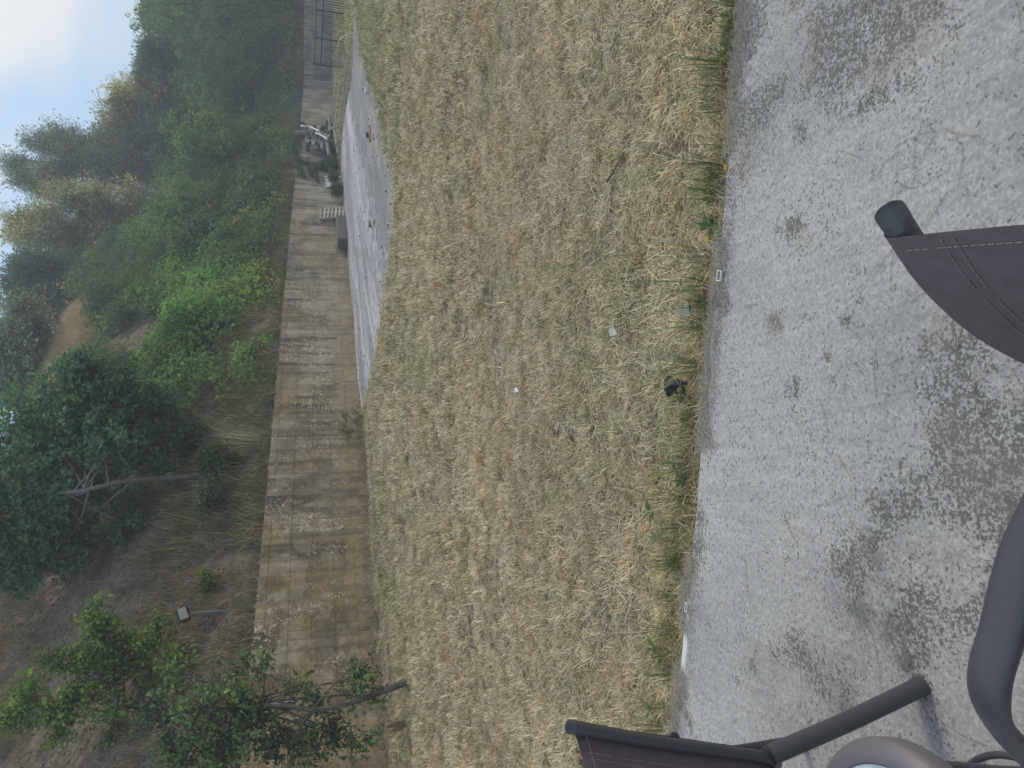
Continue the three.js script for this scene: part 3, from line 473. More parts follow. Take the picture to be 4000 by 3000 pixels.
    const w = R(), q = qEuler(rr(-.4, .4), rr(0, 6.28), rr(-.4, .4));
    if (w < 0.16) lowgreen.push([p.add(V(0, rr(0, .1), 0)), q, rr(.4, .9), vary([0.15, 0.22, 0.07], 0.3)]); else (w < 0.5 ? tall : dry).push([p, q, rr(.35, .8), vary(w < 0.34 ? [0.19, 0.20, 0.085] : mix3([0.24, 0.20, 0.145], [0.34, 0.29, 0.20], R()), 0.25)]);
  }
  for (let i = 0; i < 9000; i++) {                                       // clods and stones on the bare earth
    const s = rr(-12, 14), d = rr(0.3, 13), p = wallAt(s, d); p.y = hillY(p.x, -p.z) + 0.01; const [ix, iy] = toPixel(p); if (iy < 1500 || iy > 3100 || ix < -60) continue;
    litter.push([p, qRand(), V(rr(.02, .07), rr(.015, .05), rr(.02, .07)), vary([0.19, 0.145, 0.105], 0.35)]);
  }
  for (let i = 0; i < 2600; i++) {                                       // the pale dry grass clearing high on the slope
    const iy = rr(1130, 1560), p = onHill(370 - 0.32 * (iy - 1150) + rr(-50, 45), iy); if (!p) continue;
    tall.push([p, qEuler(rr(-.2, .2), rr(0, 6.28), rr(-.2, .2)), rr(1.1, 1.9), vary(mix3([0.58, 0.49, 0.32], [0.70, 0.62, 0.43], R()), 0.2)]);
  }
  const half = Math.floor(brush.length / 2);
  const st = (name, geo, m, pl, label, category) => { const o = instanced(name, geo, m, pl, scene); o.userData.label = label; o.userData.category = category; };
  st('slope_thicket', mats2[0], mLeaf, brush.slice(0, half), 'green brambles and climbers matting the slope behind the wall', 'thicket');
  st('slope_thicket_001', mats2[1], mLeaf, brush.slice(half), 'leafy shoots woven through the thicket on the slope', 'thicket');
  st('slope_weeds', small[0], mLeaf, lowgreen, 'scattered low leafy weeds on the slope', 'weeds');
  st('slope_grass', strawClump(16, 0.12, 0.55, 0.010, 0.9, 1.5, 61), mBlade, tall, 'tall thin grasses standing on the slope and wall top', 'grass');
  st('slope_dry_grass', strawClump(20, 0.22, 0.42, 0.010, 0.2, 1.3, 62), mBlade, dry, 'matted dry grass lying on the slope', 'grass');
  st('soil_clods', new THREE.IcosahedronGeometry(1, 0), mat(1, 1, 1, { roughness: 1 }), litter, 'clods and pebbles on the bare brown earth', 'clods');
}
// shrubs that stand out on the slope
function shrub(name, label, ix, iy, wpx, hpx, shapes, colors, n, o = {}) {
  const b = onHill(ix, iy); if (!b) return; const k = toPixel(b)[2] / FOCAL, W = wpx * k / 2, H = hpx * k, r = rng(Math.round(ix * 7 + iy)), bl = [];
  for (let i = 0; i < 6; i++) bl.push([rr(-.55, .55, r) * W, H * rr(.3, .75, r), rr(-.5, .5, r) * W, W * rr(.4, .6, r), H * rr(.25, .4, r), W * rr(.4, .6, r), Math.round(n / 6)]);
  makeTree(name, label, 'shrub', { base: b, seed: 900 + ix, r: 0.02, trunk: [V(0, -0.2, 0), V(0.05, H * 0.25, 0), V(-0.05, H * 0.5, 0)], blobs: bl, shapes, colors, gap: 0.3, gapScale: 2, twigs: 4, leafScale: o.scale || 1, group: o.group });
}
shrub('shrub', 'bright green bushy shrub in the middle of the slope', 900, 1290, 300, 250, small, [[0.10, 0.24, 0.04], [0.14, 0.29, 0.05]], 700, { scale: 1.5 });
shrub('shrub', 'pale green round leaved shrub just below the dry grass crest', 560, 1180, 220, 200, small, [[0.13, 0.22, 0.07], [0.18, 0.28, 0.09]], 420, { scale: 1.7 });
shrub('shrub', 'yellow flowered bush beside the dry grass crest', 480, 1130, 120, 90, small, [[0.42, 0.34, 0.04], [0.14, 0.18, 0.06], [0.10, 0.14, 0.06]], 200, { scale: 1.3 });
shrub('shrub', 'leafy green shrub behind the log heap above the wall', 1010, 620, 330, 330, broad, MIDG, 380, {});
shrub('shrub', 'tall dark thicket shrub above the green fence', 1090, 60, 380, 520, broad, MIDG, 620, {});
shrub('shrub', 'wide dark shrub above the pale end of the wall', 1060, 330, 380, 330, broad, MIDG, 480, {});
shrub('shrub', 'mid green shrub on the slope above the pallet', 900, 880, 320, 280, broad, MIDG, 420, {});
shrub('shrub', 'dark ivy covered shrub high on the slope under the golden trees', 760, 560, 330, 260, broad, DARK, 360, {});
shrub('shrub', 'small green shrub under the large lobed leaf tree', 960, 1790, 200, 180, small, [[0.09, 0.17, 0.045], [0.13, 0.21, 0.06]], 260, { scale: 1.3 });
shrub('shrub', 'dark scrub bush crowding the foot of the large lobed leaf tree', 860, 1700, 240, 200, small, [[0.10, 0.17, 0.06], [0.13, 0.2, 0.07]], 380, { scale: 1.5 });
shrub('shrub', 'dull green scrub below the large tree near the dead brush', 900, 1950, 200, 130, small, [[0.12, 0.17, 0.07], [0.15, 0.2, 0.08]], 240, { scale: 1.3 });
shrub('shrub', 'tall scrub between the large tree and the bright green shrub', 640, 1480, 230, 210, small, [[0.10, 0.18, 0.06], [0.14, 0.23, 0.07]], 420, { scale: 1.6 });
shrub('shrub', 'small fresh green plant beside the floodlight', 880, 2260, 90, 80, small, [[0.17, 0.27, 0.06], [0.13, 0.22, 0.05]], 50, { scale: 1.3 });
{ // a spiky grey bush, a pale feather grass, dead brush
  const spiky = (name, label, category, ix, iy, n, len, wid, cols, lift, m = mBlade) => { const b = onHill(ix, iy), o = [], c = [], r = rng(ix + iy); for (let i = 0; i < n; i++) { const a = rr(0, 6.28, r), k = vary(cols[i % cols.length], 0.25, r); bladeTris(o, c, V(Math.cos(a) * r() * len * 0.3, -0.03, Math.sin(a) * r() * len * 0.3), a + rr(-.4, .4, r), rr(lift[0], lift[1], r), len * rr(.6, 1.15, r), wid, rr(.1, .5, r), k); } const s = solo(name, tris(o, c), m, label, category); s.position.copy(b); return s; };
  spiky('grey_bush', 'silver grey spiky bush on the slope beside the large tree', 'bush', 745, 1520, 420, 0.85, 0.012, [[0.30, 0.34, 0.28], [0.24, 0.29, 0.24], [0.36, 0.36, 0.2]], [0.5, 1.5]);
  spiky('feather_grass', 'pale tall feathery grass clump rising over the wall top', 'grass clump', 1020, 1730, 160, 1.9, 0.012, [[0.42, 0.36, 0.2], [0.36, 0.33, 0.17], [0.5, 0.46, 0.32]], [1.15, 1.5]);
  spiky('dead_brush', 'grey brown dead brush hanging under the large tree', 'brush', 900, 2060, 330, 1.1, 0.009, [[0.19, 0.15, 0.12], [0.24, 0.2, 0.16]], [-0.5, 1.2]);
  spiky('dead_brush', 'dry twiggy brush at the upper edge of the bare earth', 'brush', 300, 2240, 260, 0.9, 0.009, [[0.2, 0.17, 0.14], [0.26, 0.22, 0.18]], [0, 1.3]);
}
// floodlight on its post in the slope
{
  const b = onHill(905, 2385), k = toPixel(b)[2] / FOCAL, t = thing('floodlight', 'small grey floodlight with a pale face on a short post in the slope', 'floodlight', b);
  const black = mat(0.03, 0.03, 0.035, { roughness: 0.6 }), H = 190 * k;
  part('post', box(0.06, H * 0.75, 0.06, 0, H * 0.3, 0, 0.01), mat(0.14, 0.155, 0.16, { roughness: 0.6, metalness: 0.3 }), t);
  const hd = new THREE.Group(); hd.name = 'lamp_head'; hd.position.set(0.02, H * 0.86, 0.1); hd.rotation.set(0.55, 0.5, 0.12); t.add(hd);
  part('housing', [box(0.34, 0.26, 0.12, 0, 0, 0, 0.02), box(0.2, 0.16, 0.06, 0, 0, -0.08, 0.015)], black, hd); part('glass_face', box(0.27, 0.2, 0.012, 0.02, 0, 0.064, 0.004), mat(0.52, 0.56, 0.55, { roughness: 0.35 }), hd); part('bracket', tube([V(-0.18, 0.02, 0), V(-0.19, -0.14, -0.03), V(0, -0.2, -0.05), V(0.19, -0.14, -0.03), V(0.18, 0.02, 0)], 0.012, 12, 6), black, hd);
}

// ---------------------------------------------------------------- the mown field
const yardRows = [[1412, 1625], [1446, 1500], [1468, 1390], [1492, 1240], [1522, 1030], [1532, 950], [1546, 850], [1550, 760], [1530, 640], [1508, 560], [1497, 480], [1468, 380], [1444, 300], [1424, 230], [1404, 120], [1394, 40], [1391, -80]];
const yardFar = [[1412, 1625], [1396, 1520], [1383, 1400], [1366, 1170], [1350, 1000], [1344, 850], [1334, 600], [1340, 500], [1358, 380], [1370, 280], [1380, 150], [1386, 60], [1390, -80]];
const interp = (T, y) => { for (let i = 0; i + 1 < T.length; i++) if (y <= T[i][1] && y >= T[i + 1][1]) return mix(T[i][0], T[i + 1][0], (T[i][1] - y) / (T[i][1] - T[i + 1][1])); return null; };
function inYard(p, slack = 0) { const [ix, iy] = toPixel(p), a = interp(yardFar, iy), b = interp(yardRows, iy); return a !== null && b !== null && ix > a - slack && ix < b - slack; }
{
  const straw = [[], []], green = [], stalk = [];
  const patches = [0, 1].map(() => [[], [], [], [], []]);
  function ground(x, f) { const p = V(x, 0, -f), out = p.clone().sub(EDGE[0]).dot(edgeOut), [s, d] = toWall(x, f); p.y = fieldY(x, f) - 0.012; return [p, out, s, d]; }
  function greenAt(x, f, d) { const n1 = fbm(x * 0.35 + 12, f * 0.35, 3), n2 = fbm(x * 1.6 + 50, f * 1.6, 3), row = 0.5 + 0.5 * Math.sin(f * 3.2 + x * 0.5 + 3 * n1); return clamp(sstep(0.47, 0.7, n1 * 0.55 + n2 * 0.45) * mix(0.35, 0.8, sstep(3, 9, f)) + 0.62 * sstep(8, 18, f) * sstep(-2, 6, x) * sstep(-2, -8, d) + 0.4 * sstep(-3.6, -1.2, d) + 0.12 * row); }
  const tint = (x, f, g) => { const n = fbm(x * 0.8 + 5, f * 0.8 + 70, 3), w = fbm(x * 2.4 + 9, f * 2.4, 2); let c = mix3([1.08, 1.04, 1.0], [1.3, 1.27, 1.22], sstep(0.3, 0.7, n)); c = mix3(c, [1.12, 0.98, 0.82], 0.4 * sstep(0.5, 0.7, w)); return mix3(c, [0.86, 1.0, 0.72], 0.6 * g); };
  function lay(f0, f1, step, sc) {                                       // round patches of a few hundred blades
    for (let f = f0; f < f1; f += step) for (let x = -0.64 * f - 0.7; x < 0.64 * f + 0.7; x += step) {
      const fx = x + rr(-.4, .4) * step, ff = f + rr(-.4, .4) * step, [p, out, s, d] = ground(fx, ff), m = 0.26 * sc;
      if (out < m * 0.85 || d > -m * 0.9 - (s < 24 ? 1.1 : 0.5)) continue; if (inYard(p, 3) || inYard(p.clone().add(V(0, 0, m)), 0) || inYard(p.clone().add(V(0, 0, -m)), 0) || inYard(p.clone().add(V(m, 0, 0)), 0) || inYard(p.clone().add(V(-m, 0, 0)), 0)) continue;
      if (fbm(fx * 1.1 + 33, ff * 1.1 + 8, 3) < 0.36 && R() < 0.45) continue;                              // thin, trodden places
      const g = greenAt(fx, ff, d), k = R() < g * 0.9 ? 3 + (R() < 0.5) : Math.floor(R() * 3); patches[f0 < 6 ? 0 : 1][k].push([p, qEuler(rr(-.03, .03), rr(0, 6.28), rr(-.03, .03)), sc * rr(0.9, 1.15), vary(tint(fx, ff, g), 0.08)]);
    }
  }
  function sow(f0, f1, perM2, sc) {                                      // single tufts along the edges of terrace, yard and wall
    const n = Math.round(perM2 * 1.28 * (f1 * f1 - f0 * f0) * 0.5 + perM2 * (f1 - f0) * 1.2);
    for (let i = 0; i < n; i++) {
      const f = Math.sqrt(f0 * f0 + R() * (f1 * f1 - f0 * f0)), x = rr(-0.64, 0.64) * f + rr(-.6, .6), [p, out, s, d] = ground(x, f);
      if (out < 0.012 + R() * 0.03 || d > -0.12) continue; const m = f < 8 ? 0.3 : 0.8; 
      const byEdge = out < 0.32, byWall = d > -1.4, byYard = f > 9 && (inYard(p.clone().add(V(0, 0, -m)), 0) || inYard(p.clone().add(V(m, 0, 0)), 0) || inYard(p.clone().add(V(-m, 0, 0)), 0) || inYard(p.clone().add(V(0, 0, m)), 0));
      if (!(byEdge || byWall || byYard || R() < 0.08)) continue; if (inYard(p, rr(-2, 10))) continue;
      const g = greenAt(x, f, d), near = sstep(0.9, 0.1, out), q = R(); if (byWall && s < 24 && q < (d > -0.8 ? 0.9 : 0.45)) continue;
      if (q < g * 0.3 + near * 0.14) green.push([p, qEuler(rr(-.2, .2), rr(0, 6.28), rr(-.2, .2)), sc * rr(0.7, 1.3), vary(mix3([0.18, 0.215, 0.085], [0.26, 0.28, 0.12], R()), 0.25)]);
      else {
        const w = R(); let c = w < 0.5 ? [0.455, 0.38, 0.24] : w < 0.75 ? [0.61, 0.53, 0.37] : w < 0.9 ? [0.33, 0.25, 0.14] : [0.17, 0.13, 0.085]; c = mix3(c, [0.30, 0.30, 0.13], 0.4 * g); c = mix3(c, [0.40, 0.29, 0.15], 0.35 * near);
        straw[R() < 0.5 ? 0 : 1].push([p, qEuler(rr(-.12, .12), rr(0, 6.28), rr(-.12, .12)), sc * rr(0.75, 1.3), vary(c.map(q => q * 1.15), 0.18)]); if (R() < 0.03) stalk.push([p, qEuler(rr(-.3, .3), rr(0, 6.28), rr(-.3, .3)), sc * rr(0.8, 1.4), vary([0.52, 0.44, 0.27], 0.2)]);
      }
    }
  }
  lay(2.0, 6.5, 0.30, 0.9); lay(6.5, 13, 0.43, 1.25); lay(13, 26, 0.74, 2.0); lay(26, 62, 1.4, 3.4);
  sow(1.6, 4.2, 620, 0.85); sow(4.2, 8, 200, 1.0); sow(8, 15, 150, 1.3); sow(15, 26, 80, 1.8); sow(26, 62, 22, 2.8);
  const patchGeo = (gf, seed, n, len, wid, nt) => {                       // blades gathered in tufts, loose straw between
    const r = rng(seed), o = [], c = [], lean = rr(0, 6.28, r), T = []; for (let k = 0; k < nt; k++) { const a = rr(0, 6.283, r), d = 0.27 * Math.sqrt(r()); T.push([Math.cos(a) * d, Math.sin(a) * d, rr(0, 6.28, r), rr(0.6, 1.3, r), r() < gf]); }
    for (let i = 0; i < n; i++) {
      const tu = r() < 0.5 ? T[Math.floor(r() * nt)] : null, a = rr(0, 6.283, r), d = (tu ? 0.045 : 0.27) * Math.sqrt(r()), isG = tu ? (tu[4] ? r() < 0.75 : r() < gf * 0.3) : r() < gf * 0.5, w = r();
      let col = isG ? mix3([0.16, 0.20, 0.075], [0.26, 0.285, 0.12], r()) : w < 0.42 ? [0.455, 0.38, 0.24] : w < 0.74 ? [0.63, 0.545, 0.38] : w < 0.89 ? [0.33, 0.25, 0.14] : [0.18, 0.145, 0.10]; col = vary(col, 0.22, r);
      const az = tu ? tu[2] + rr(-1.3, 1.3, r) : r() < 0.4 ? lean + rr(-.6, .6, r) : rr(0, 6.28, r), lift = tu ? rr(.25, 1.25, r) : rr(-.05, .35, r);
      bladeTris(o, c, V(Math.cos(a) * d + (tu ? tu[0] : 0), rr(-.004, .012, r), Math.sin(a) * d + (tu ? tu[1] : 0)), az, lift, (isG ? .8 : 1) * len * (tu ? tu[3] : 1) * rr(.45, 1.3, r), wid * rr(.7, 1.4, r), rr(.1, .8, r), col, vary(col, .12, r));
    }
    return tris(o, c);
  };
  let nth = 0; [[0.06, 801], [0.10, 802], [0.16, 803], [0.34, 804], [0.5, 805]].forEach(([gf, seed], k) => [0, 1].forEach(q => { const o = instanced('field_grass' + (nth ? '_' + String(nth).padStart(3, '0') : ''), q ? patchGeo(gf, seed + 50, 460, .085, .0042, 13) : patchGeo(gf, seed, 1000, .070, .0026, 20), mBlade, patches[q][k], scene); nth++; o.userData.label = ['dry mown straw covering the field', 'straw turf with few green blades on the field', 'straw turf with some green on the field', 'patchy half green turf on the field', 'greener turf patches on the field'][k] + (q ? ' towards the wall' : ' before the terrace'); o.userData.category = 'grass'; }));
  const st = (name, geo, pl, label) => { const o = instanced(name, geo, mBlade, pl, scene); o.userData.label = label; o.userData.category = 'grass'; };
  st('dry_grass', strawClump(22, 0.075, 0.085, 0.0026, 0.0, 0.75, 71, true), straw[0], 'short mown straw coloured grass covering the field');
  st('dry_grass_001', strawClump(20, 0.085, 0.11, 0.0026, -0.05, 0.5, 72, true), straw[1], 'cut straw lying over the mown field');
  st('green_grass', strawClump(20, 0.05, 0.085, 0.003, 0.3, 1.35, 73), green, 'green blades growing through the mown field');
  st('straw_stalks', strawClump(4, 0.05, 0.22, 0.003, 0.0, 0.6, 74), stalk, 'long loose straw stalks lying on the field');
}

// ---------------------------------------------------------------- chairs with woven sling seats
const weave = texture(512, 512, (u, v) => { const a = Math.floor(u * 128), b = Math.floor(v * 128), over = (a + b) & 1, fu = u * 128 - a, fv = v * 128 - b, n = fbm(u * 20, v * 20, 3); const t = over ? 1 - 1.5 * Math.abs(fu - 0.5) : 1 - 1.5 * Math.abs(fv - 0.5), k = 0.55 + 0.5 * t; return mix3([0.098, 0.072, 0.078], [0.13, 0.098, 0.104], n).map(q => q * k * 1.25); });
const weaveBump = texture(512, 512, (u, v) => { const a = Math.floor(u * 128), b = Math.floor(v * 128), over = (a + b) & 1, fu = u * 128 - a, fv = v * 128 - b; return over ? 1 - 1.6 * Math.abs(fu - 0.5) : 0.8 - 1.6 * Math.abs(fv - 0.5); }, false);
const mSling = mat(1, 1, 1, { map: weave, bumpMap: weaveBump, bumpScale: 0.0008, roughness: 0.75, side: THREE.DoubleSide });
for (const t of [weave, weaveBump]) t.repeat.set(4.5, 4.5);
const paintBump = texture(256, 256, (u, v) => fbm(u * 60, v * 60, 3), false); paintBump.repeat.set(8, 8);
const mFrame = mat(0.066, 0.066, 0.072, { roughness: 0.42, metalness: 0.15, bumpMap: paintBump, bumpScale: 0.0004 }), mCap = mat(0.075, 0.077, 0.085, { roughness: 0.5 }), mThread = mat(0.21, 0.175, 0.15);
const W3 = (x, h, f) => V(x, 0.1 + h, -f);                            // terrace coordinates: right, height over the slab, forward
function makeChair(label, rail, S, facing, width, arm, rearFoot, o = {}) {
  const t = thing('sling_chair', label, 'chair', null, 'sling chairs on the terrace'), side = S.clone().normalize(), w = side.clone().multiplyScalar(width);
  const curve = new THREE.CatmullRomCurve3(rail, false, 'centripetal'), N = 44, fn = [];
  for (let i = 0; i <= N; i++) { const T = curve.getTangentAt(i / N), n = V().crossVectors(T, side).normalize(); if (n.dot(facing.clone().add(V(0, 0.9, 0))) < 0) n.negate(); fn.push(n); }
  const rr0 = o.r || 0.015;
  const prof = []; for (let k = 0; k <= 7; k++) { const a = mix(Math.PI * 1.08, Math.PI / 2, k / 7); prof.push([Math.cos(a) * rr0 * 1.07, Math.sin(a) * rr0 * 1.07]); }
  for (let k = 1; k < 20; k++) prof.push([width * k / 20, rr0 * 1.07 - 0.03 * Math.sin(Math.PI * k / 20)]); for (let k = 7; k >= 0; k--) prof.push([width - prof[k][0], prof[k][1]]);
  const g = gridMesh(prof.length - 1, N, (u, v) => { const q = prof[Math.round(u * (prof.length - 1))], i = Math.round(v * N); return curve.getPointAt(v).addScaledVector(side, q[0]).addScaledVector(fn[i], q[1]); }, (u, v) => [prof[Math.round(u * (prof.length - 1))][0], v * curve.getLength()]);
  const sling = part('sling', g, mSling, t);
  const st = [];                                                      // stitched double seams beside each rail and a hem at the top
  const dash = (x, v0, v1, dx = 0) => { const p = [v0, v1].map((v, k) => { const i = Math.round(v * N), c = curve.getPointAt(v), xx = x + dx * k; return c.clone().addScaledVector(side, xx).addScaledVector(fn[i], (o.back ? -0.002 : rr0 * 1.06 + 0.0012) - 0.03 * Math.sin(Math.PI * xx / width)); }); st.push(tube(p, 0.0007, 1, 4)); };
  for (const x of [0.045, 0.056, width - 0.045, width - 0.056]) for (let k = 0; k < 150; k++) if ((k * 7919) % 11 > 1) dash(x, k / 150 + 0.0005, k / 150 + 0.0048);
  for (let x = 0.01; x < width - 0.02; x += 0.007) if (R() < 0.9) dash(x, 0.016, 0.016, 0.0055);
  part('stitching', st, mThread, sling);
  for (const k of [0, 1]) {
    const sh = p => p.clone().addScaledVector(w, k), out = k ? 1 : -1;
    const end = curve.getPointAt(0), T = curve.getTangentAt(0), capTo = end.clone().addScaledVector(T, -0.026);
    const rl = part('side_rail', tube([end.clone().addScaledVector(T, -0.012), ...rail.slice(1)].map(sh), rr0, 40, 12), mFrame, t);
    part('end_cap', tube([end.clone().addScaledVector(T, -0.008), end.clone().addScaledVector(T, -0.02), capTo].map(sh), q => rr0 * (q < 0.55 ? 1.03 : 1.03 * Math.sqrt(Math.max(0.02, 1 - Math.pow((q - 0.55) / 0.45, 2)))), 10, 12), mCap, rl);
    const armP = arm.map(p => k ? p.clone().addScaledVector(side, width + 2 * o.gap) : p.clone());
    part('arm', tube(armP, o.armR || 0.021, 60, 20, 0.6, V(0, 1, 0), 0.7), mFrame, t);
    const knee = curve.getPointAt(o.knee || 0.62), foot = rearFoot.clone(); if (k) foot.addScaledVector(side, width);
    part('rear_leg', tube([sh(knee).addScaledVector(side, out * 0.006), sh(knee).lerp(foot, 0.5), foot.clone().setY(0.1)], o.legR || 0.017, 12, 20, 1.25, facing.clone(), 0.5), mFrame, t);
    part('foot_cap', tube([foot.clone().setY(0.1015), foot.clone().setY(0.113)], 0.021, 2, 12), mCap, t);
  }
  const fr = curve.getPointAt(0.97), br = curve.getPointAt(0.66);
  part('cross_bar', tube([fr, fr.clone().add(w)].map(p => p.clone().add(V(0, -0.03, 0))), 0.012, 2, 10), mFrame, t);
  part('cross_bar', tube([br, br.clone().add(w)].map(p => p.clone().add(V(0, -0.03, 0))), 0.012, 2, 10), mFrame, t);
  return t;
}
makeChair('mauve grey sling chair with rounded arm, standing before the small round table',
  [W3(.14, .845, .52), W3(.107, .817, .52), W3(.0805, .786, .52), W3(.0557, .748, .52), W3(.035, .70, .52), W3(.008, .62, .52), W3(-.02, .52, .52), W3(-.06, .44, .52), W3(-.16, .405, .52), W3(-.34, .41, .52), W3(-.46, .425, .52), W3(-.51, .40, .52)],
  V(-.22, 0, 1), V(-1, 0, -.22), 0.50,
  [W3(.03, .60, .53), onLevel(4120, 1900, .74), onLevel(3990, 2180, .748), onLevel(3912, 2480, .75), onLevel(3870, 2620, .75), onLevel(3862, 2720, .74), onLevel(3890, 2812, .70), onLevel(3955, 2890, .63), onLevel(4045, 2945, .55), W3(-.47, .2, .70), W3(-.48, 0.002, .72)],
  W3(.2, 0, .55), { gap: 0.03, armR: 0.0225, r: 0.0132 });
makeChair('mauve grey sling chair with tall back, standing behind the small round table',
  [W3(-.692, .845, 1.338), W3(-.718, .76, 1.338), W3(-.749, .647, 1.338), W3(-.785, .51, 1.338), W3(-.816, .40, 1.342), W3(-.85, .36, 1.37), W3(-.96, .365, 1.51), W3(-1.06, .385, 1.65), W3(-1.10, .37, 1.70)],
  V(-.8, 0, .6), V(-.6, 0, -.8), 0.50,
  [W3(-.755, .62, 1.345), W3(-.80, .635, 1.41), W3(-.90, .635, 1.54), W3(-.98, .61, 1.65), W3(-1.01, .5, 1.70), W3(-1.02, .25, 1.72), W3(-1.03, 0.002, 1.74)],
  W3(-.70, 0, 1.33), { gap: 0.02, knee: 0.5, back: true, r: 0.0132, legR: 0.021 });

// small round side table with a glass top
{
  const c = W3(-.755, 0, .86), t = thing('side_table', 'small round side table with clouded glass top beside the chairs', 'table', c), H = 0.5;
  const prof = [[.168, -.012], [.168, .0], [.172, .006], [.190, .004], [.202, -.004], [.206, -.016], [.203, -.040], [.196, -.042], [.194, -.02]].map(p => new THREE.Vector2(p[0], p[1] + H));
  part('rim', new THREE.LatheGeometry(prof, 72), mat(0.17, 0.155, 0.165, { roughness: 0.4, metalness: 0.25, bumpMap: paintBump, bumpScale: 0.0004 }), t);
  const gl = texture(512, 512, (u, v) => { const q = fbm(u * 5 + 2 * fbm(u * 3, v * 3, 3), v * 5 + 2 * fbm(u * 3 + 9, v * 3, 3), 5); return mix3([0.30, 0.38, 0.42], [0.50, 0.56, 0.57], sstep(0.35, 0.65, q)); });
  const disc = new THREE.CylinderGeometry(.1685, .1685, .006, 64); disc.translate(0, H - .001, 0); part('glass_top', disc, mat(1, 1, 1, { map: gl, roughness: 0.12 }), t);
  for (let k = 0; k < 3; k++) { const a = k * 2.094 + 2.2; part('leg', tube([V(Math.cos(a) * .19, H - .03, Math.sin(a) * .19), V(Math.cos(a) * .15, H * .5, Math.sin(a) * .15), V(Math.cos(a) * .18, 0.001, Math.sin(a) * .18)], .011, 12, 10), mFrame, t); }
  part('brace_ring', (() => { const g = new THREE.TorusGeometry(.15, .006, 8, 40); g.rotateX(Math.PI / 2); g.translate(0, H * .5, 0); return g; })(), mFrame, t);
}
// cut-off square tube ends set in the terrace edge
for (const [ix, iy, w, d, label] of [[2815, 1077, .034, .026, 'open square tube end with white painted rim in the slab edge'], [2686, 2372, .032, .018, 'narrow cut tube end beside dry fluff in the slab edge']]) {
  const p = onLevel(ix, iy, 0.1), t = thing('tube_stub', label, 'tube end', p.clone().setY(0.0995)); t.rotation.y = Math.atan2(edgeDir.z, -edgeDir.x) + Math.PI;
  const fr = []; for (const s of [-1, 1]) { fr.push(box(.0035, .009, d, s * (w / 2), .0045, 0), box(w - .0036, .009, .0035, 0, .0045, s * (d / 2 - .0018))); }
  part('rim', fr, mat(.62, .63, .64, { roughness: .6 }), t); part('hollow', box(w - .004, .002, d - .008, 0, .0012, 0), mat(.035, .028, .022, { roughness: 1 }), t);
}
// black rag in the grass beside the terrace
{
  const b = onLevel(2655, 1500, 0.02), k = toPixel(b)[2] / FOCAL, at = (ix, iy) => { const p = onLevel(ix, iy, 0.03); return [p.x - b.x, p.z - b.z]; };
  const out = [[2626, 1480], [2640, 1465], [2660, 1472], [2680, 1482], [2696, 1488], [2714, 1490], [2712, 1503], [2690, 1504], [2676, 1518], [2668, 1532], [2650, 1545], [2638, 1552], [2627, 1545], [2626, 1520], [2630, 1500]].map(p => at(p[0], p[1]));
  const cx = at(2652, 1512), g = gridMesh(60, 12, (u, v) => { const q = u * out.length, i = Math.floor(q) % out.length, j = (i + 1) % out.length, f = q - Math.floor(q), ex = mix(out[i][0], out[j][0], f), ez = mix(out[i][1], out[j][1], f); const x = mix(cx[0], ex, v), z = mix(cx[1], ez, v); return V(x, 0.025 + 0.035 * (1 - v * v) * (0.4 + fbm(x * 26 + 4, z * 26, 3) * 1.2) + 0.016 * (fbm(x * 60, z * 60, 2) - 0.5), z); });
  const rag = solo('black_rag', g, mat(1, 1, 1, { map: texture(128, 128, (u, v) => { const n = fbm(u * 24, v * 24, 3); return [0.012 + 0.025 * n, 0.012 + 0.025 * n, 0.016 + 0.028 * n]; }), roughness: 0.9, side: THREE.DoubleSide }), 'crumpled black rag lying in the grass beside the terrace', 'rag'); rag.position.copy(b).setY(0.035);
}
{ // paper scrap, silvery leaf, pale fluff in the grass
  const sc = (name, label, cat, ix, iy, L, Wd, col, curl) => { const b = onLevel(ix, iy, 0.03), o = solo(name, gridMesh(8, 6, (u, v) => V((u - .5) * L, 0.03 + curl * Math.pow(u - .5, 2) * 4 + curl * 0.6 * (fbm(u * 5 + ix, v * 5, 2) - .5), (v - .5) * Wd * (1 - 1.2 * Math.pow(u - .5, 2)))), mat(...col, { side: THREE.DoubleSide }), label, cat); o.position.copy(b); o.rotation.set(rr(-.15, .15), rr(0, 6), rr(-.15, .15)); };
  sc('paper_scrap', 'small white paper scrap lying in the middle of the field', 'paper', 2040, 1520, .07, .035, [.72, .73, .74], .02);
  sc('fallen_leaf', 'large silvery dry leaf at the grassy terrace edge', 'leaf', 2722, 1205, .085, .055, [.26, .30, .25], .02);
  sc('paper_scrap', 'pale crumpled tissue half hidden in the straw', 'paper', 2425, 1290, .06, .05, [.42, .41, .39], .02);
  sc('fallen_leaf', 'curled tan leaf lying on the terrace', 'leaf', 3405, 2387, .028, .012, [.22, .18, .14], .008);
}
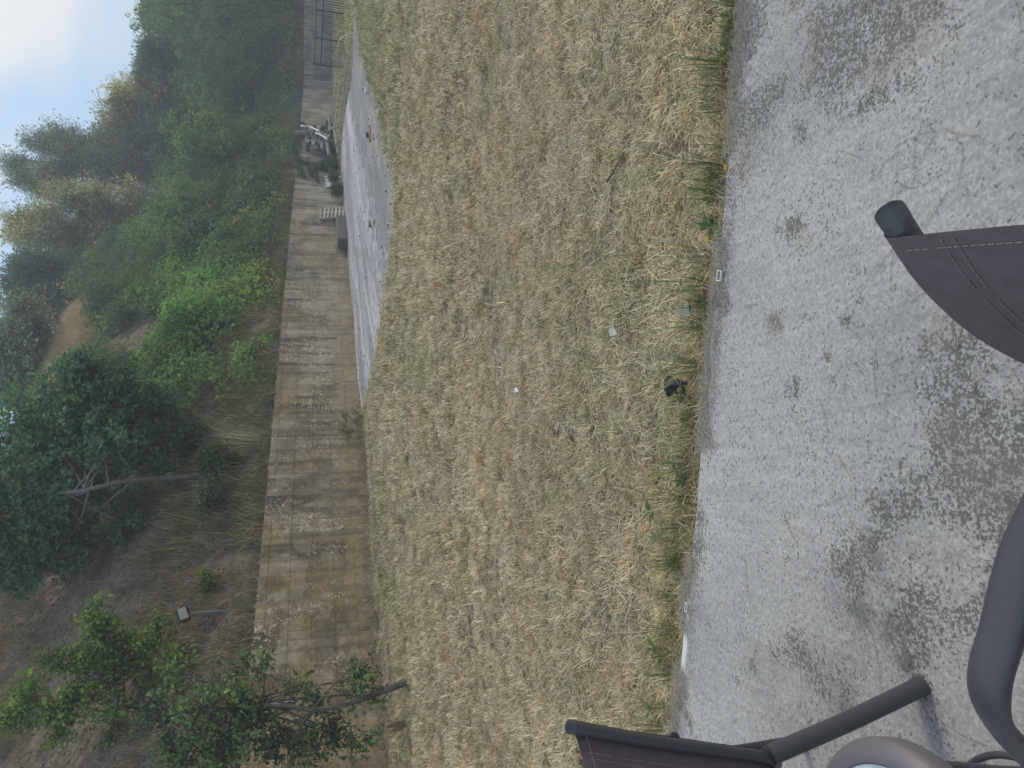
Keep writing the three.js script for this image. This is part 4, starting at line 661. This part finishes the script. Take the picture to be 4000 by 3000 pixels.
// green grass tufts and broad leaved weeds along the terrace edge
{
  const tuftGeo = [0, 1, 2].map(k => { const o = [], c = [], r = rng(500 + k); for (let i = 0; i < 34; i++) { const a = rr(0, 6.28, r), g = r() < 0.66; bladeTris(o, c, V(Math.cos(a) * r() * .05, 0, Math.sin(a) * r() * .05), a + rr(-.5, .5, r), rr(.85, 1.5, r), rr(.16, .42, r), rr(.0028, .005, r), rr(.2, .9, r), vary(g ? [.15, .205, .07] : [.36, .30, .16], .25, r)); } return tris(o, c); });
  const spots = [[2905, 20], [2885, 110], [2855, 250], [2850, 330], [2845, 430], [2835, 560], [2830, 640], [2822, 690], [2815, 760], [2800, 860], [2795, 1000], [2770, 1110], [2765, 1190], [2755, 1270], [2745, 1430], [2730, 1640], [2712, 1700], [2700, 1760], [2695, 1820], [2690, 1950], [2670, 2060], [2668, 2130], [2670, 2190], [2650, 2330], [2640, 2460], [2640, 2560], [2630, 2640], [2615, 2760], [2600, 2860]];
  const proto = tuftGeo.map(g => g);
  spots.forEach(([ix, iy], i) => { const p = onLevel(ix - 14, iy, 0.0), o = solo('grass_tuft', proto[i % 3], mBlade, 'long green grass tuft growing along the terrace edge', 'grass tuft', 'grass tufts along the terrace edge'); o.position.copy(p).setY(-0.005); o.rotation.y = rr(0, 6); o.scale.setScalar(rr(.45, 0.9)); });
  const weedGeo = [0, 1].map(k => { const o = [], c = [], r = rng(540 + k); for (let i = 0; i < 11; i++) { const a = i * 2.4 + r(), l = rr(.25, .8, r), d = V(Math.cos(a) * Math.cos(l), Math.sin(l), Math.sin(a) * Math.cos(l)), n = V(-Math.cos(a) * Math.sin(l), Math.cos(l), -Math.sin(a) * Math.sin(l)); leafTris(o, c, V(0, rr(0, .03, r), 0), d, n, rr(.05, .10, r), rr(.018, .032, r), vary([.17, .24, .10], .25, r)); } return tris(o, c); });
  for (const [ix, iy] of [[2800, 690], [2795, 880], [2870, 70], [2870, 190], [2780, 1180], [2690, 1540], [2655, 1840], [2700, 1640], [2690, 1880], [2590, 2560], [2575, 2100], [2560, 2770], [2560, 2000], [2570, 2530], [2790, 770], [2650, 2200]]) { const o = solo('broadleaf_weed', weedGeo[ix % 2], mLeaf, 'low broad leaved weed among the grass by the terrace', 'weed', 'broad leaved weeds by the terrace'); o.position.copy(onLevel(ix - 8, iy, 0.02)); o.rotation.y = rr(0, 6); o.scale.setScalar(rr(.45, .8)); }
  for (const [ix, iy] of [[2836, 652], [2764, 936], [2364, 98]]) { const b = onLevel(ix, iy, 0.07), t = thing('yellow_flower', 'small yellow flower in the grass', 'flower', b.clone().setY(0.01), 'yellow flowers in the grass'); const o = [], c = []; for (let k = 0; k < 5; k++) { const a = k * 1.257; leafTris(o, c, V(0, .06, 0), V(Math.cos(a), .25, Math.sin(a)).normalize(), V(0, 1, 0), .011, .010, [.75, .55, .02]); } part('petals', tris(o, c), mLeaf, t); part('stem', tube([V(0.005, 0, 0), V(0, .03, 0), V(0, .06, 0)], .0012, 3, 5), mat(.09, .16, .05), t); }
  const tw = (label, pts, r) => solo('twig', tube(pts.map(p => onLevel(p[0], p[1], p[2] || .05)), q => r * mix(1, .4, q), 14, 6), mBark, label, 'twig');
  tw('dark broken twig lying in the straw', [[2370, 710], [2400, 665], [2412, 640], [2425, 622]], .007);
  const st = solo('weed_runner', tube([[2095, 1070, .06], [2140, 1045, .10], [2200, 1042, .10], [2245, 1025, .06], [2262, 1005, .04]].map(p => onLevel(p[0], p[1], p[2])), .004, 16, 6), mat(.14, .20, .05), 'long green weed runner arching over the field', 'weed');
}
// pine needles, straw and fluff blown onto the terrace
{
  const ndl = [], fl = [];
  for (let i = 0; i < 110; i++) { const p = onLevel(rr(2900, 4100), rr(-100, 3100), .102); ndl.push([p, qEuler(0, rr(0, 6.28), 0), V(rr(.6, 1.4), 1, 1), vary([.19, .165, .14], .3)]); }
  for (const [ix, iy, n, sx] of [[3370, 2380, 90, .13], [3480, 2450, 60, .12], [3400, 2150, 40, .07], [3540, 2580, 30, .06], [3290, 2740, 40, .1]]) for (let k = 0; k < n; k++) { const p = onLevel(ix, iy, .103).add(V(rr(-1, 1) * rr(0, 1) * sx, rr(0, .004), rr(-1, 1) * rr(0, 1) * sx)); fl.push([p, qEuler(0, rr(0, 6.28), rr(-.1, .1)), V(rr(.3, .8), 1, 1), vary([.30, .29, .26], .35)]); }
  for (let i = 0; i < 3600; i++) { const t = rr(0, 3.1), c = fbm(t * 3.1, 8, 2); if (c < .42) continue; const p = edgePoint(t, -Math.abs(rr(-1, 1) * rr(0, 1)) * .11 + .012, .103); fl.push([p, qEuler(0, rr(0, 6.28), rr(-.25, .25)), V(rr(.3, .9), 1, 1), vary(R() < .3 ? [.45, .38, .26] : [.31, .305, .29], .35)]); }
  const g1 = tube([V(-.045, 0, 0), V(0, .001, .006), V(.045, .0, 0)], .0005, 5, 4), g2 = tube([V(-.05, 0, -.008), V(-.01, .003, .01), V(.05, .0, -.006)], .0004, 5, 4);
  const a = instanced('pine_needles', g1, mat(1, 1, 1), ndl, scene); a.userData.label = 'brown pine needles scattered over the terrace'; a.userData.category = 'needles';
  const b = instanced('dry_fluff', g2, mat(1, 1, 1), fl, scene); b.userData.label = 'grey dry grass fluff drifted on the terrace and its edge'; b.userData.category = 'litter';
}

// ---------------------------------------------------------------- along the wall: pallet, boards, block, logs, fence
function sAt(iy, out = 0.3) { let a = -15, b = BEND + 40; for (let i = 0; i < 50; i++) { const m = (a + b) / 2; toPixel(wallAt(m, -out, 0))[1] > iy ? a = m : b = m; } return (a + b) / 2; }
const WALL_TURN = Math.atan2(E1.f, E1.x);
function byWall(name, label, category, iy, out, group) { const t = thing(name, label, category, wallAt(sAt(iy, out), -out, 0), group); t.rotation.y = WALL_TURN; return t; }   // local x along the wall, z away from it
const woodTex = texture(256, 256, (u, v) => { const g = fbm(u * 3, v * 40, 4), k = fbm(u * 12, v * 12, 3); return mix3([0.24, 0.215, 0.17], [0.42, 0.385, 0.31], sstep(.3, .7, g * .7 + k * .3)); });
const mPallet = [0.85, 1, 1.12].map(k => mat(k, k, k, { map: woodTex, roughness: .9 }));
{
  const t = byWall('pallet', 'weathered wooden pallet leaning against the wall', 'pallet', 832, .32); t.rotation.order = 'YXZ'; t.rotation.x = -0.16; t.rotation.z = -0.05; const L = 1.55, H = 1.3;
  for (let k = 0; k < 7; k++) { const y = .07 + k * (H - .12) / 6, o = part('slat', box(L + rr(-.05, .03), .115, .022, rr(-.02, .02), y, .075, .004), mPallet[k % 3], t); o.rotation.z = rr(-.012, .012); }
  for (const x of [-.45, 0, .45]) part('stringer', box(.09, H, .1, x * L, H / 2, .013, .006), mPallet[0], t);
  for (const y of [.09, H / 2, H - .1]) part('back_board', box(L, .1, .02, 0, y, -.05, .004), mPallet[1], t);
}
{
  const t = byWall('painted_crate', 'pale blue slatted crate side overgrown with ivy at the wall', 'crate', 712, .42); t.rotation.order = 'YXZ'; t.rotation.x = -0.1; const blue = [.9, 1, 1.1].map(k => mat(.40 * k, .475 * k, .53 * k, { roughness: .6, bumpMap: paintBump, bumpScale: .003 }));
  const L = 2.0; [[.02, .16], [.26, .34], [.63, .24]].forEach(([y, h], k) => part('board', box(L, h, .03, 0, y + h / 2, .06, .006), blue[k], t));
  part('top_rail', box(L + .1, .05, .1, 0, .92, .02, .008), blue[0], t); for (const x of [-.5, .5]) part('end_post', box(.06, .92, .08, x * L, .46, 0, .008), mat(.10, .115, .13), t); part('base_rail', box(L, .06, .3, 0, .0, -.1, .008), mat(.08, .085, .09), t);
}
{
  const t = byWall('concrete_block', 'long dark weathered concrete block lying at the wall foot', 'block', 908, .5);
  const g = new RoundedBoxGeometry(3.2, .5, .6, 6, .09), p = g.attributes.position; for (let i = 0; i < p.count; i++) { const n = .05 * (fbm(p.getX(i) * 3 + 5, p.getY(i) * 4 + p.getZ(i) * 3, 3) - .5); p.setXYZ(i, p.getX(i), p.getY(i) * (1 + n) + n, p.getZ(i) + n); } g.computeVertexNormals(); g.translate(0, .24, 0);
  part('block_body', g, mat(1, 1, 1, { map: texture(512, 128, (u, v) => { const a = fbm(u * 14, v * 4, 4), b = vnoise(u * 120, v * 30); let c = mix3([.055, .055, .05], [.135, .13, .12], a); if (b > .88) c = [.28, .27, .25]; return c; }), roughness: 1 }), t);
}
{ // heap of logs and pipes
  const s0 = sAt(545, .7), endTex = texture(128, 128, (u, v) => { const r = Math.hypot(u - .5, v - .5), a = fbm(u * 8, v * 8, 3); return mix3([.22, .195, .165], [.38, .345, .295], .5 + .5 * Math.sin(r * 90 + a * 4)); }), mEnd = mat(1, 1, 1, { map: endTex }), mLog = mat(1, 1, 1, { map: texture(256, 128, (u, v) => mix3([.13, .12, .105], [.34, .32, .29], sstep(.3, .7, fbm(u * 40, v * 6, 4)))), bumpMap: mBark.bumpMap, bumpScale: .02 });
  const L = (x, y, z, len, r, yaw, pitch, label) => { const t = thing('log', label, 'log', wallAt(s0, -.7, 0), 'logs heaped against the wall'); t.rotation.y = WALL_TURN; t.scale.setScalar(1.42); const h = new THREE.Group(); h.name = 'log_body'; h.position.set(x, y, z); h.rotation.set(0, yaw, pitch); t.add(h); const g = new THREE.CylinderGeometry(r * rr(.85, 1), r, len, 12, 3, true), p = g.attributes.position; for (let i = 0; i < p.count; i++) { const a = Math.atan2(p.getZ(i), p.getX(i)), k = 1 + .14 * (vnoise(Math.cos(a) * 2 + 4, Math.sin(a) * 2 + p.getY(i)) - .5); p.setX(i, p.getX(i) * k); p.setZ(i, p.getZ(i) * k); } g.computeVertexNormals(); g.rotateZ(Math.PI / 2); part('bark', g, mLog, h); for (const e of [-1, 1]) { const d = new THREE.CircleGeometry(r * .97, 12); d.rotateY(e * Math.PI / 2); d.translate(e * (len / 2 - .006), 0, 0); part('cut_face', d, mEnd, h); } };
  const many = 'weathered grey log in the heap against the wall';
  const put = []; { const q = rng(4242); for (let k = 0; k < 40; k++) { const lv = Math.floor(k / 9), u = rr(-1, 1, q), end = q() < .35, r = rr(.055, .12, q); put.push([.1 + u * (2.2 - lv * .35), .1 + lv * .34 + rr(-.05, .1, q), rr(-.1, .35, q) - lv * .07, end ? rr(.6, .9, q) : rr(1.0, 1.9, q), r, end ? rr(1.1, 1.8, q) : rr(-.45, .45, q), rr(-.12, .12, q) + (q() < .3 ? rr(-.8, .8, q) : 0)]); } }
  put.forEach(a => L(...a, many));
  const pipe = (label, pts, r, m) => { const p = solo('pipe', tube(pts.map(q => V(q[0], q[1], q[2])), r, 12, 10), m, label, 'pipe'); p.position.copy(wallAt(s0, -.7, 0)); p.rotation.y = WALL_TURN; p.scale.setScalar(1.42); };
  pipe('long pale pipe laid across the log heap', [[-.6, .9, .45], [.2, 1.3, .4], [.7, 1.75, .3]], .045, mat(.52, .55, .56, { roughness: .5 })); pipe('short pale pipe sticking out of the log heap', [[-1.9, .55, .45], [-1.2, .85, .45], [-.8, 1.05, .4]], .05, mat(.45, .49, .51, { roughness: .5 }));
  pipe('grey drain pipe standing among the logs', [[.2, 1.25, .2], [.1, 1.65, .15], [.05, 2.0, .1]], .1, mat(.2, .21, .21, { roughness: .6 }));
  pipe('loose loop of grey cable on the log heap', [[-2.2, .3, .5], [-2.5, .9, .5], [-2.1, 1.4, .4], [-1.5, 1.5, .35], [-1.2, 1.1, .4]], .02, mat(.28, .27, .24));
  const iv = thing('ivy', 'dark green ivy climbing over the log heap and crate', 'ivy', wallAt(s0, -.5, 0)); iv.rotation.y = WALL_TURN; const pl = [];
  const blob = (x, y, z, rx, ry, rz, n, c = [.085, .15, .06]) => { for (let i = 0; i < n; i++) { const d = rdir(), q = Math.pow(R(), .4); pl.push([V(x + d.x * rx * q, Math.max(.05, y + d.y * ry * q), z + d.z * rz * q), qRand(), rr(.8, 1.5), vary(c, .3)]); } };
  const strand = (x0, y0, x1, y1, n, w = .3) => { for (let i = 0; i < n; i++) { const t = R(); pl.push([V(mix(x0, x1, t) + rr(-w, w), Math.max(.05, mix(y0, y1, t) + rr(-w, w) * .8), rr(-.46, -.36)), qRand(), rr(.6, 1.2), vary([.10, .17, .07], .35)]); } };
  blob(-4.6, .7, -.2, .8, .6, .2, 60); blob(3.6, .8, -.2, .8, .7, .2, 70); blob(-8.0, .5, .1, .9, .3, .2, 50, [.12, .15, .07]); blob(-10.6, .35, .2, .5, .3, .3, 70, [.15, .17, .09]); blob(-.3, .9, .5, .5, .3, .2, 26); blob(2.2, .5, .5, .6, .4, .2, 40);
  strand(-3.2, 2.7, -5.4, .6, 90); strand(-2.0, 2.8, -7.2, 2.3, 70, .25); strand(-4.2, 2.0, -7.6, 1.4, 50, .2); strand(-4.4, 1.5, -6.6, 1.7, 40, .15); strand(1.8, 2.75, 3.6, .8, 90); strand(-2.0, 2.8, 3.0, 2.75, 110, .28); strand(3.4, 2.6, 6.5, 2.5, 60, .2);
  instanced('ivy_leaves', ivyLeaf[0], mLeaf, pl, iv);
  part('ivy_stems', [tube([V(-3.8, 0, 0), V(-3.4, 1, -.1), V(-2.4, 2, -.4)], .02, 10, 5), tube([V(2.6, 0, 0), V(2.2, .8, 0), V(1.4, 1.9, -.3)], .018, 10, 5), tube([V(-3.0, .1, .1), V(-5, 1.7, -.4), V(-6.4, 1.5, -.42)], .012, 10, 5)], mBark, iv);
}
{ // green railing at the far end of the yard
  const a = onForward(1343, 266, 40.5).setY(0), b = onForward(1358, -60, 36.4).setY(0), L = a.distanceTo(b), t = thing('green_railing', 'dark green metal railing with upright bars at the end of the yard', 'railing', a); t.rotation.y = -Math.atan2(b.z - a.z, b.x - a.x); t.rotation.z = -0.035;
  const g = mat(.022, .060, .045, { roughness: .45, metalness: .2 }); const n = 36;
  part('top_rail', box(L, .05, .05, L / 2, 1.24, 0, .008), g, t); part('bottom_rail', box(L, .04, .04, L / 2, .08, 0, .008), g, t); part('hand_rail', tube([V(0, 1.58, 0), V(L / 2, 1.58, 0), V(L, 1.58, 0)], .022, 4, 8), g, t);
  for (let k = 0; k <= 3; k++) part('post', box(.06, 1.6, .06, L * k / 3, .8, 0, .008), g, t); for (let k = 1; k < n; k++) if (k % 12) part('bar', box(.022, 1.15, .022, L * k / n, .66, 0), g, t);
}
{ // wire mesh lying along the yard's edge, netting on the wall, hose, debris
  const grid = (A, B, na, nb, r) => { const w = [], seg = (p, q) => w.push(tube([p, q], r, 1, 4)); for (let i = 0; i <= na; i++) for (let j = 0; j <= nb; j++) { if (i < na) seg(A(i / na, j / nb), A((i + 1) / na, j / nb)); if (j < nb) seg(A(i / na, j / nb), A(i / na, (j + 1) / nb)); } return w; };
  const near = new THREE.CatmullRomCurve3([[1331, 500], [1352, 400], [1367, 300], [1380, 180]].map(p => onLevel(p[0], p[1], .05))), back = new THREE.CatmullRomCurve3([[1318, 510], [1334, 410], [1349, 300], [1364, 190]].map(p => onLevel(p[0], p[1], .05)));
  solo('wire_mesh', grid((u, v) => { const p = near.getPoint(u).lerp(back.getPoint(u), v * .5); p.y = .02 + .62 * v + .1 * vnoise(u * 14, v * 4) * v; return p; }, null, 46, 4, .009), mat(.20, .18, .155, { roughness: .8 }), 'low sagging rusty wire mesh along the yard edge before the railing', 'wire mesh');
  const sa = sAt(440), sb = sAt(270); solo('green_netting', grid((u, v) => { const s = mix(sa, Math.min(sb, BEND), u), p = wallAt(s, .1 + .1 * v); p.y = wallTop(s) + .02 + .75 * v + .1 * vnoise(u * 9, v * 3); return p; }, null, 44, 7, .012), mat(.05, .115, .12), 'blue green wire netting hung along the wall top', 'netting');
  solo('white_hose', tube([[1346, 195, .25], [1350, 172, .35], [1355, 155, .3], [1362, 138, .1]].map(p => onLevel(p[0], p[1], 0).lerp(V(0, EYE, 0), 0).add(V(0, p[2], 0))), .03, 14, 6), mat(.5, .5, .47), 'short white hose lying before the railing', 'hose');
  const deb = (name, label, cat, ix, iy, sz, col, yaw) => { const p = onLevel(ix, iy, 0); p.y = fieldY(p.x, -p.z) + .014 + sz[1] / 2; const g = new RoundedBoxGeometry(sz[0], sz[1], sz[2], 3, Math.min(...sz) * .18), q = g.attributes.position; for (let i = 0; i < q.count; i++) { const n = .12 * Math.min(...sz) * (vnoise(q.getX(i) * 30 + ix, q.getZ(i) * 30 + q.getY(i) * 20) - .5); q.setXYZ(i, q.getX(i) + n, q.getY(i) + n * .3, q.getZ(i) - n); } g.computeVertexNormals(); const o = solo(name, g, mat(...col), label, cat); o.position.copy(p); o.rotation.y = yaw; };
  deb('brick', 'single brown brick lying on the concrete yard', 'brick', 1452, 876, [.22, .08, .11], [.19, .155, .11], .9); deb('stone', 'small pale stone beside the brick on the yard', 'stone', 1464, 866, [.16, .04, .08], [.30, .27, .21], 1.9);
  deb('broken_plank', 'orange broken board lying on the concrete yard', 'board', 1452, 522, [.55, .05, .1], [.34, .19, .11], .5); deb('broken_plank', 'charred black board piece next to the orange one', 'board', 1443, 528, [.4, .07, .14], [.03, .028, .025], 1.2); deb('stone', 'white stone chip at the grassy edge of the yard', 'stone', 1446, 357, [.18, .12, .14], [.55, .55, .53], .4);
  const st = []; for (let i = 0; i < 150; i++) { const iy = rr(120, 1600), a = interp(yardFar, iy), b = interp(yardRows, iy); const p = onLevel(mix(a, b, Math.pow(R(), 1.6)), iy, 0); p.y = fieldY(p.x, -p.z) + .02; st.push([p, qRand(), V(rr(.015, .045), rr(.01, .025), rr(.015, .045)), vary(R() < .7 ? [.07, .062, .05] : [.35, .33, .3], .3)]); }
  const o = instanced('yard_pebbles', new THREE.IcosahedronGeometry(1, 0), mat(1, 1, 1), st, scene); o.userData.label = 'dark pebbles and crumbs scattered on the concrete yard'; o.userData.category = 'pebbles';
}
{ // weeds and dry stalks along the wall's foot
  const wd = [], gr = [];
  for (let i = 0; i < 2600; i++) { const s = rr(-9, 34), d = -Math.pow(R(), 1.6) * .8 - .05, p = wallAt(s, d); p.y = fieldY(p.x, -p.z); const k = fbm(s * .5, 5, 3); if (inYard(p, 4)) continue; if (k > .5 && R() < .35 && s > 3) wd.push([p.clone().add(V(0, rr(0, .4) * (k - .4) * 4, 0)), qRand(), rr(.7, 1.4), vary([.085, .12, .05], .3)]); else if (R() < .35) gr.push([p, qEuler(rr(-.2, .2), rr(0, 6.28), rr(-.2, .2)), rr(.35, .9), vary([.27, .215, .125], .3)]); }
  const a = instanced('wall_foot_weeds', small[1], mLeaf, wd, scene); a.userData.label = 'low green weeds growing along the foot of the wall'; a.userData.category = 'weeds';
  const b = instanced('wall_foot_grass', strawClump(14, .1, .45, .008, .5, 1.4, 91), mBlade, gr, scene); b.userData.label = 'dry stalks standing along the foot of the wall'; b.userData.category = 'grass';
  const p = onLevel(1585, 2830, 0), o = [], c = []; for (let i = 0; i < 60; i++) bladeTris(o, c, V(rr(-.05, .05), 0, rr(-.05, .05)), rr(0, 6.28), rr(.8, 1.4), rr(.5, .95), .008, rr(.8, 1.7), vary([.24, .185, .10], .25)); const t = solo('dead_grass_clump', tris(o, c), mBlade, 'arching dead grass clump beside the young tree', 'grass clump'); t.position.copy(p);
}
renderer.render(scene, camera);
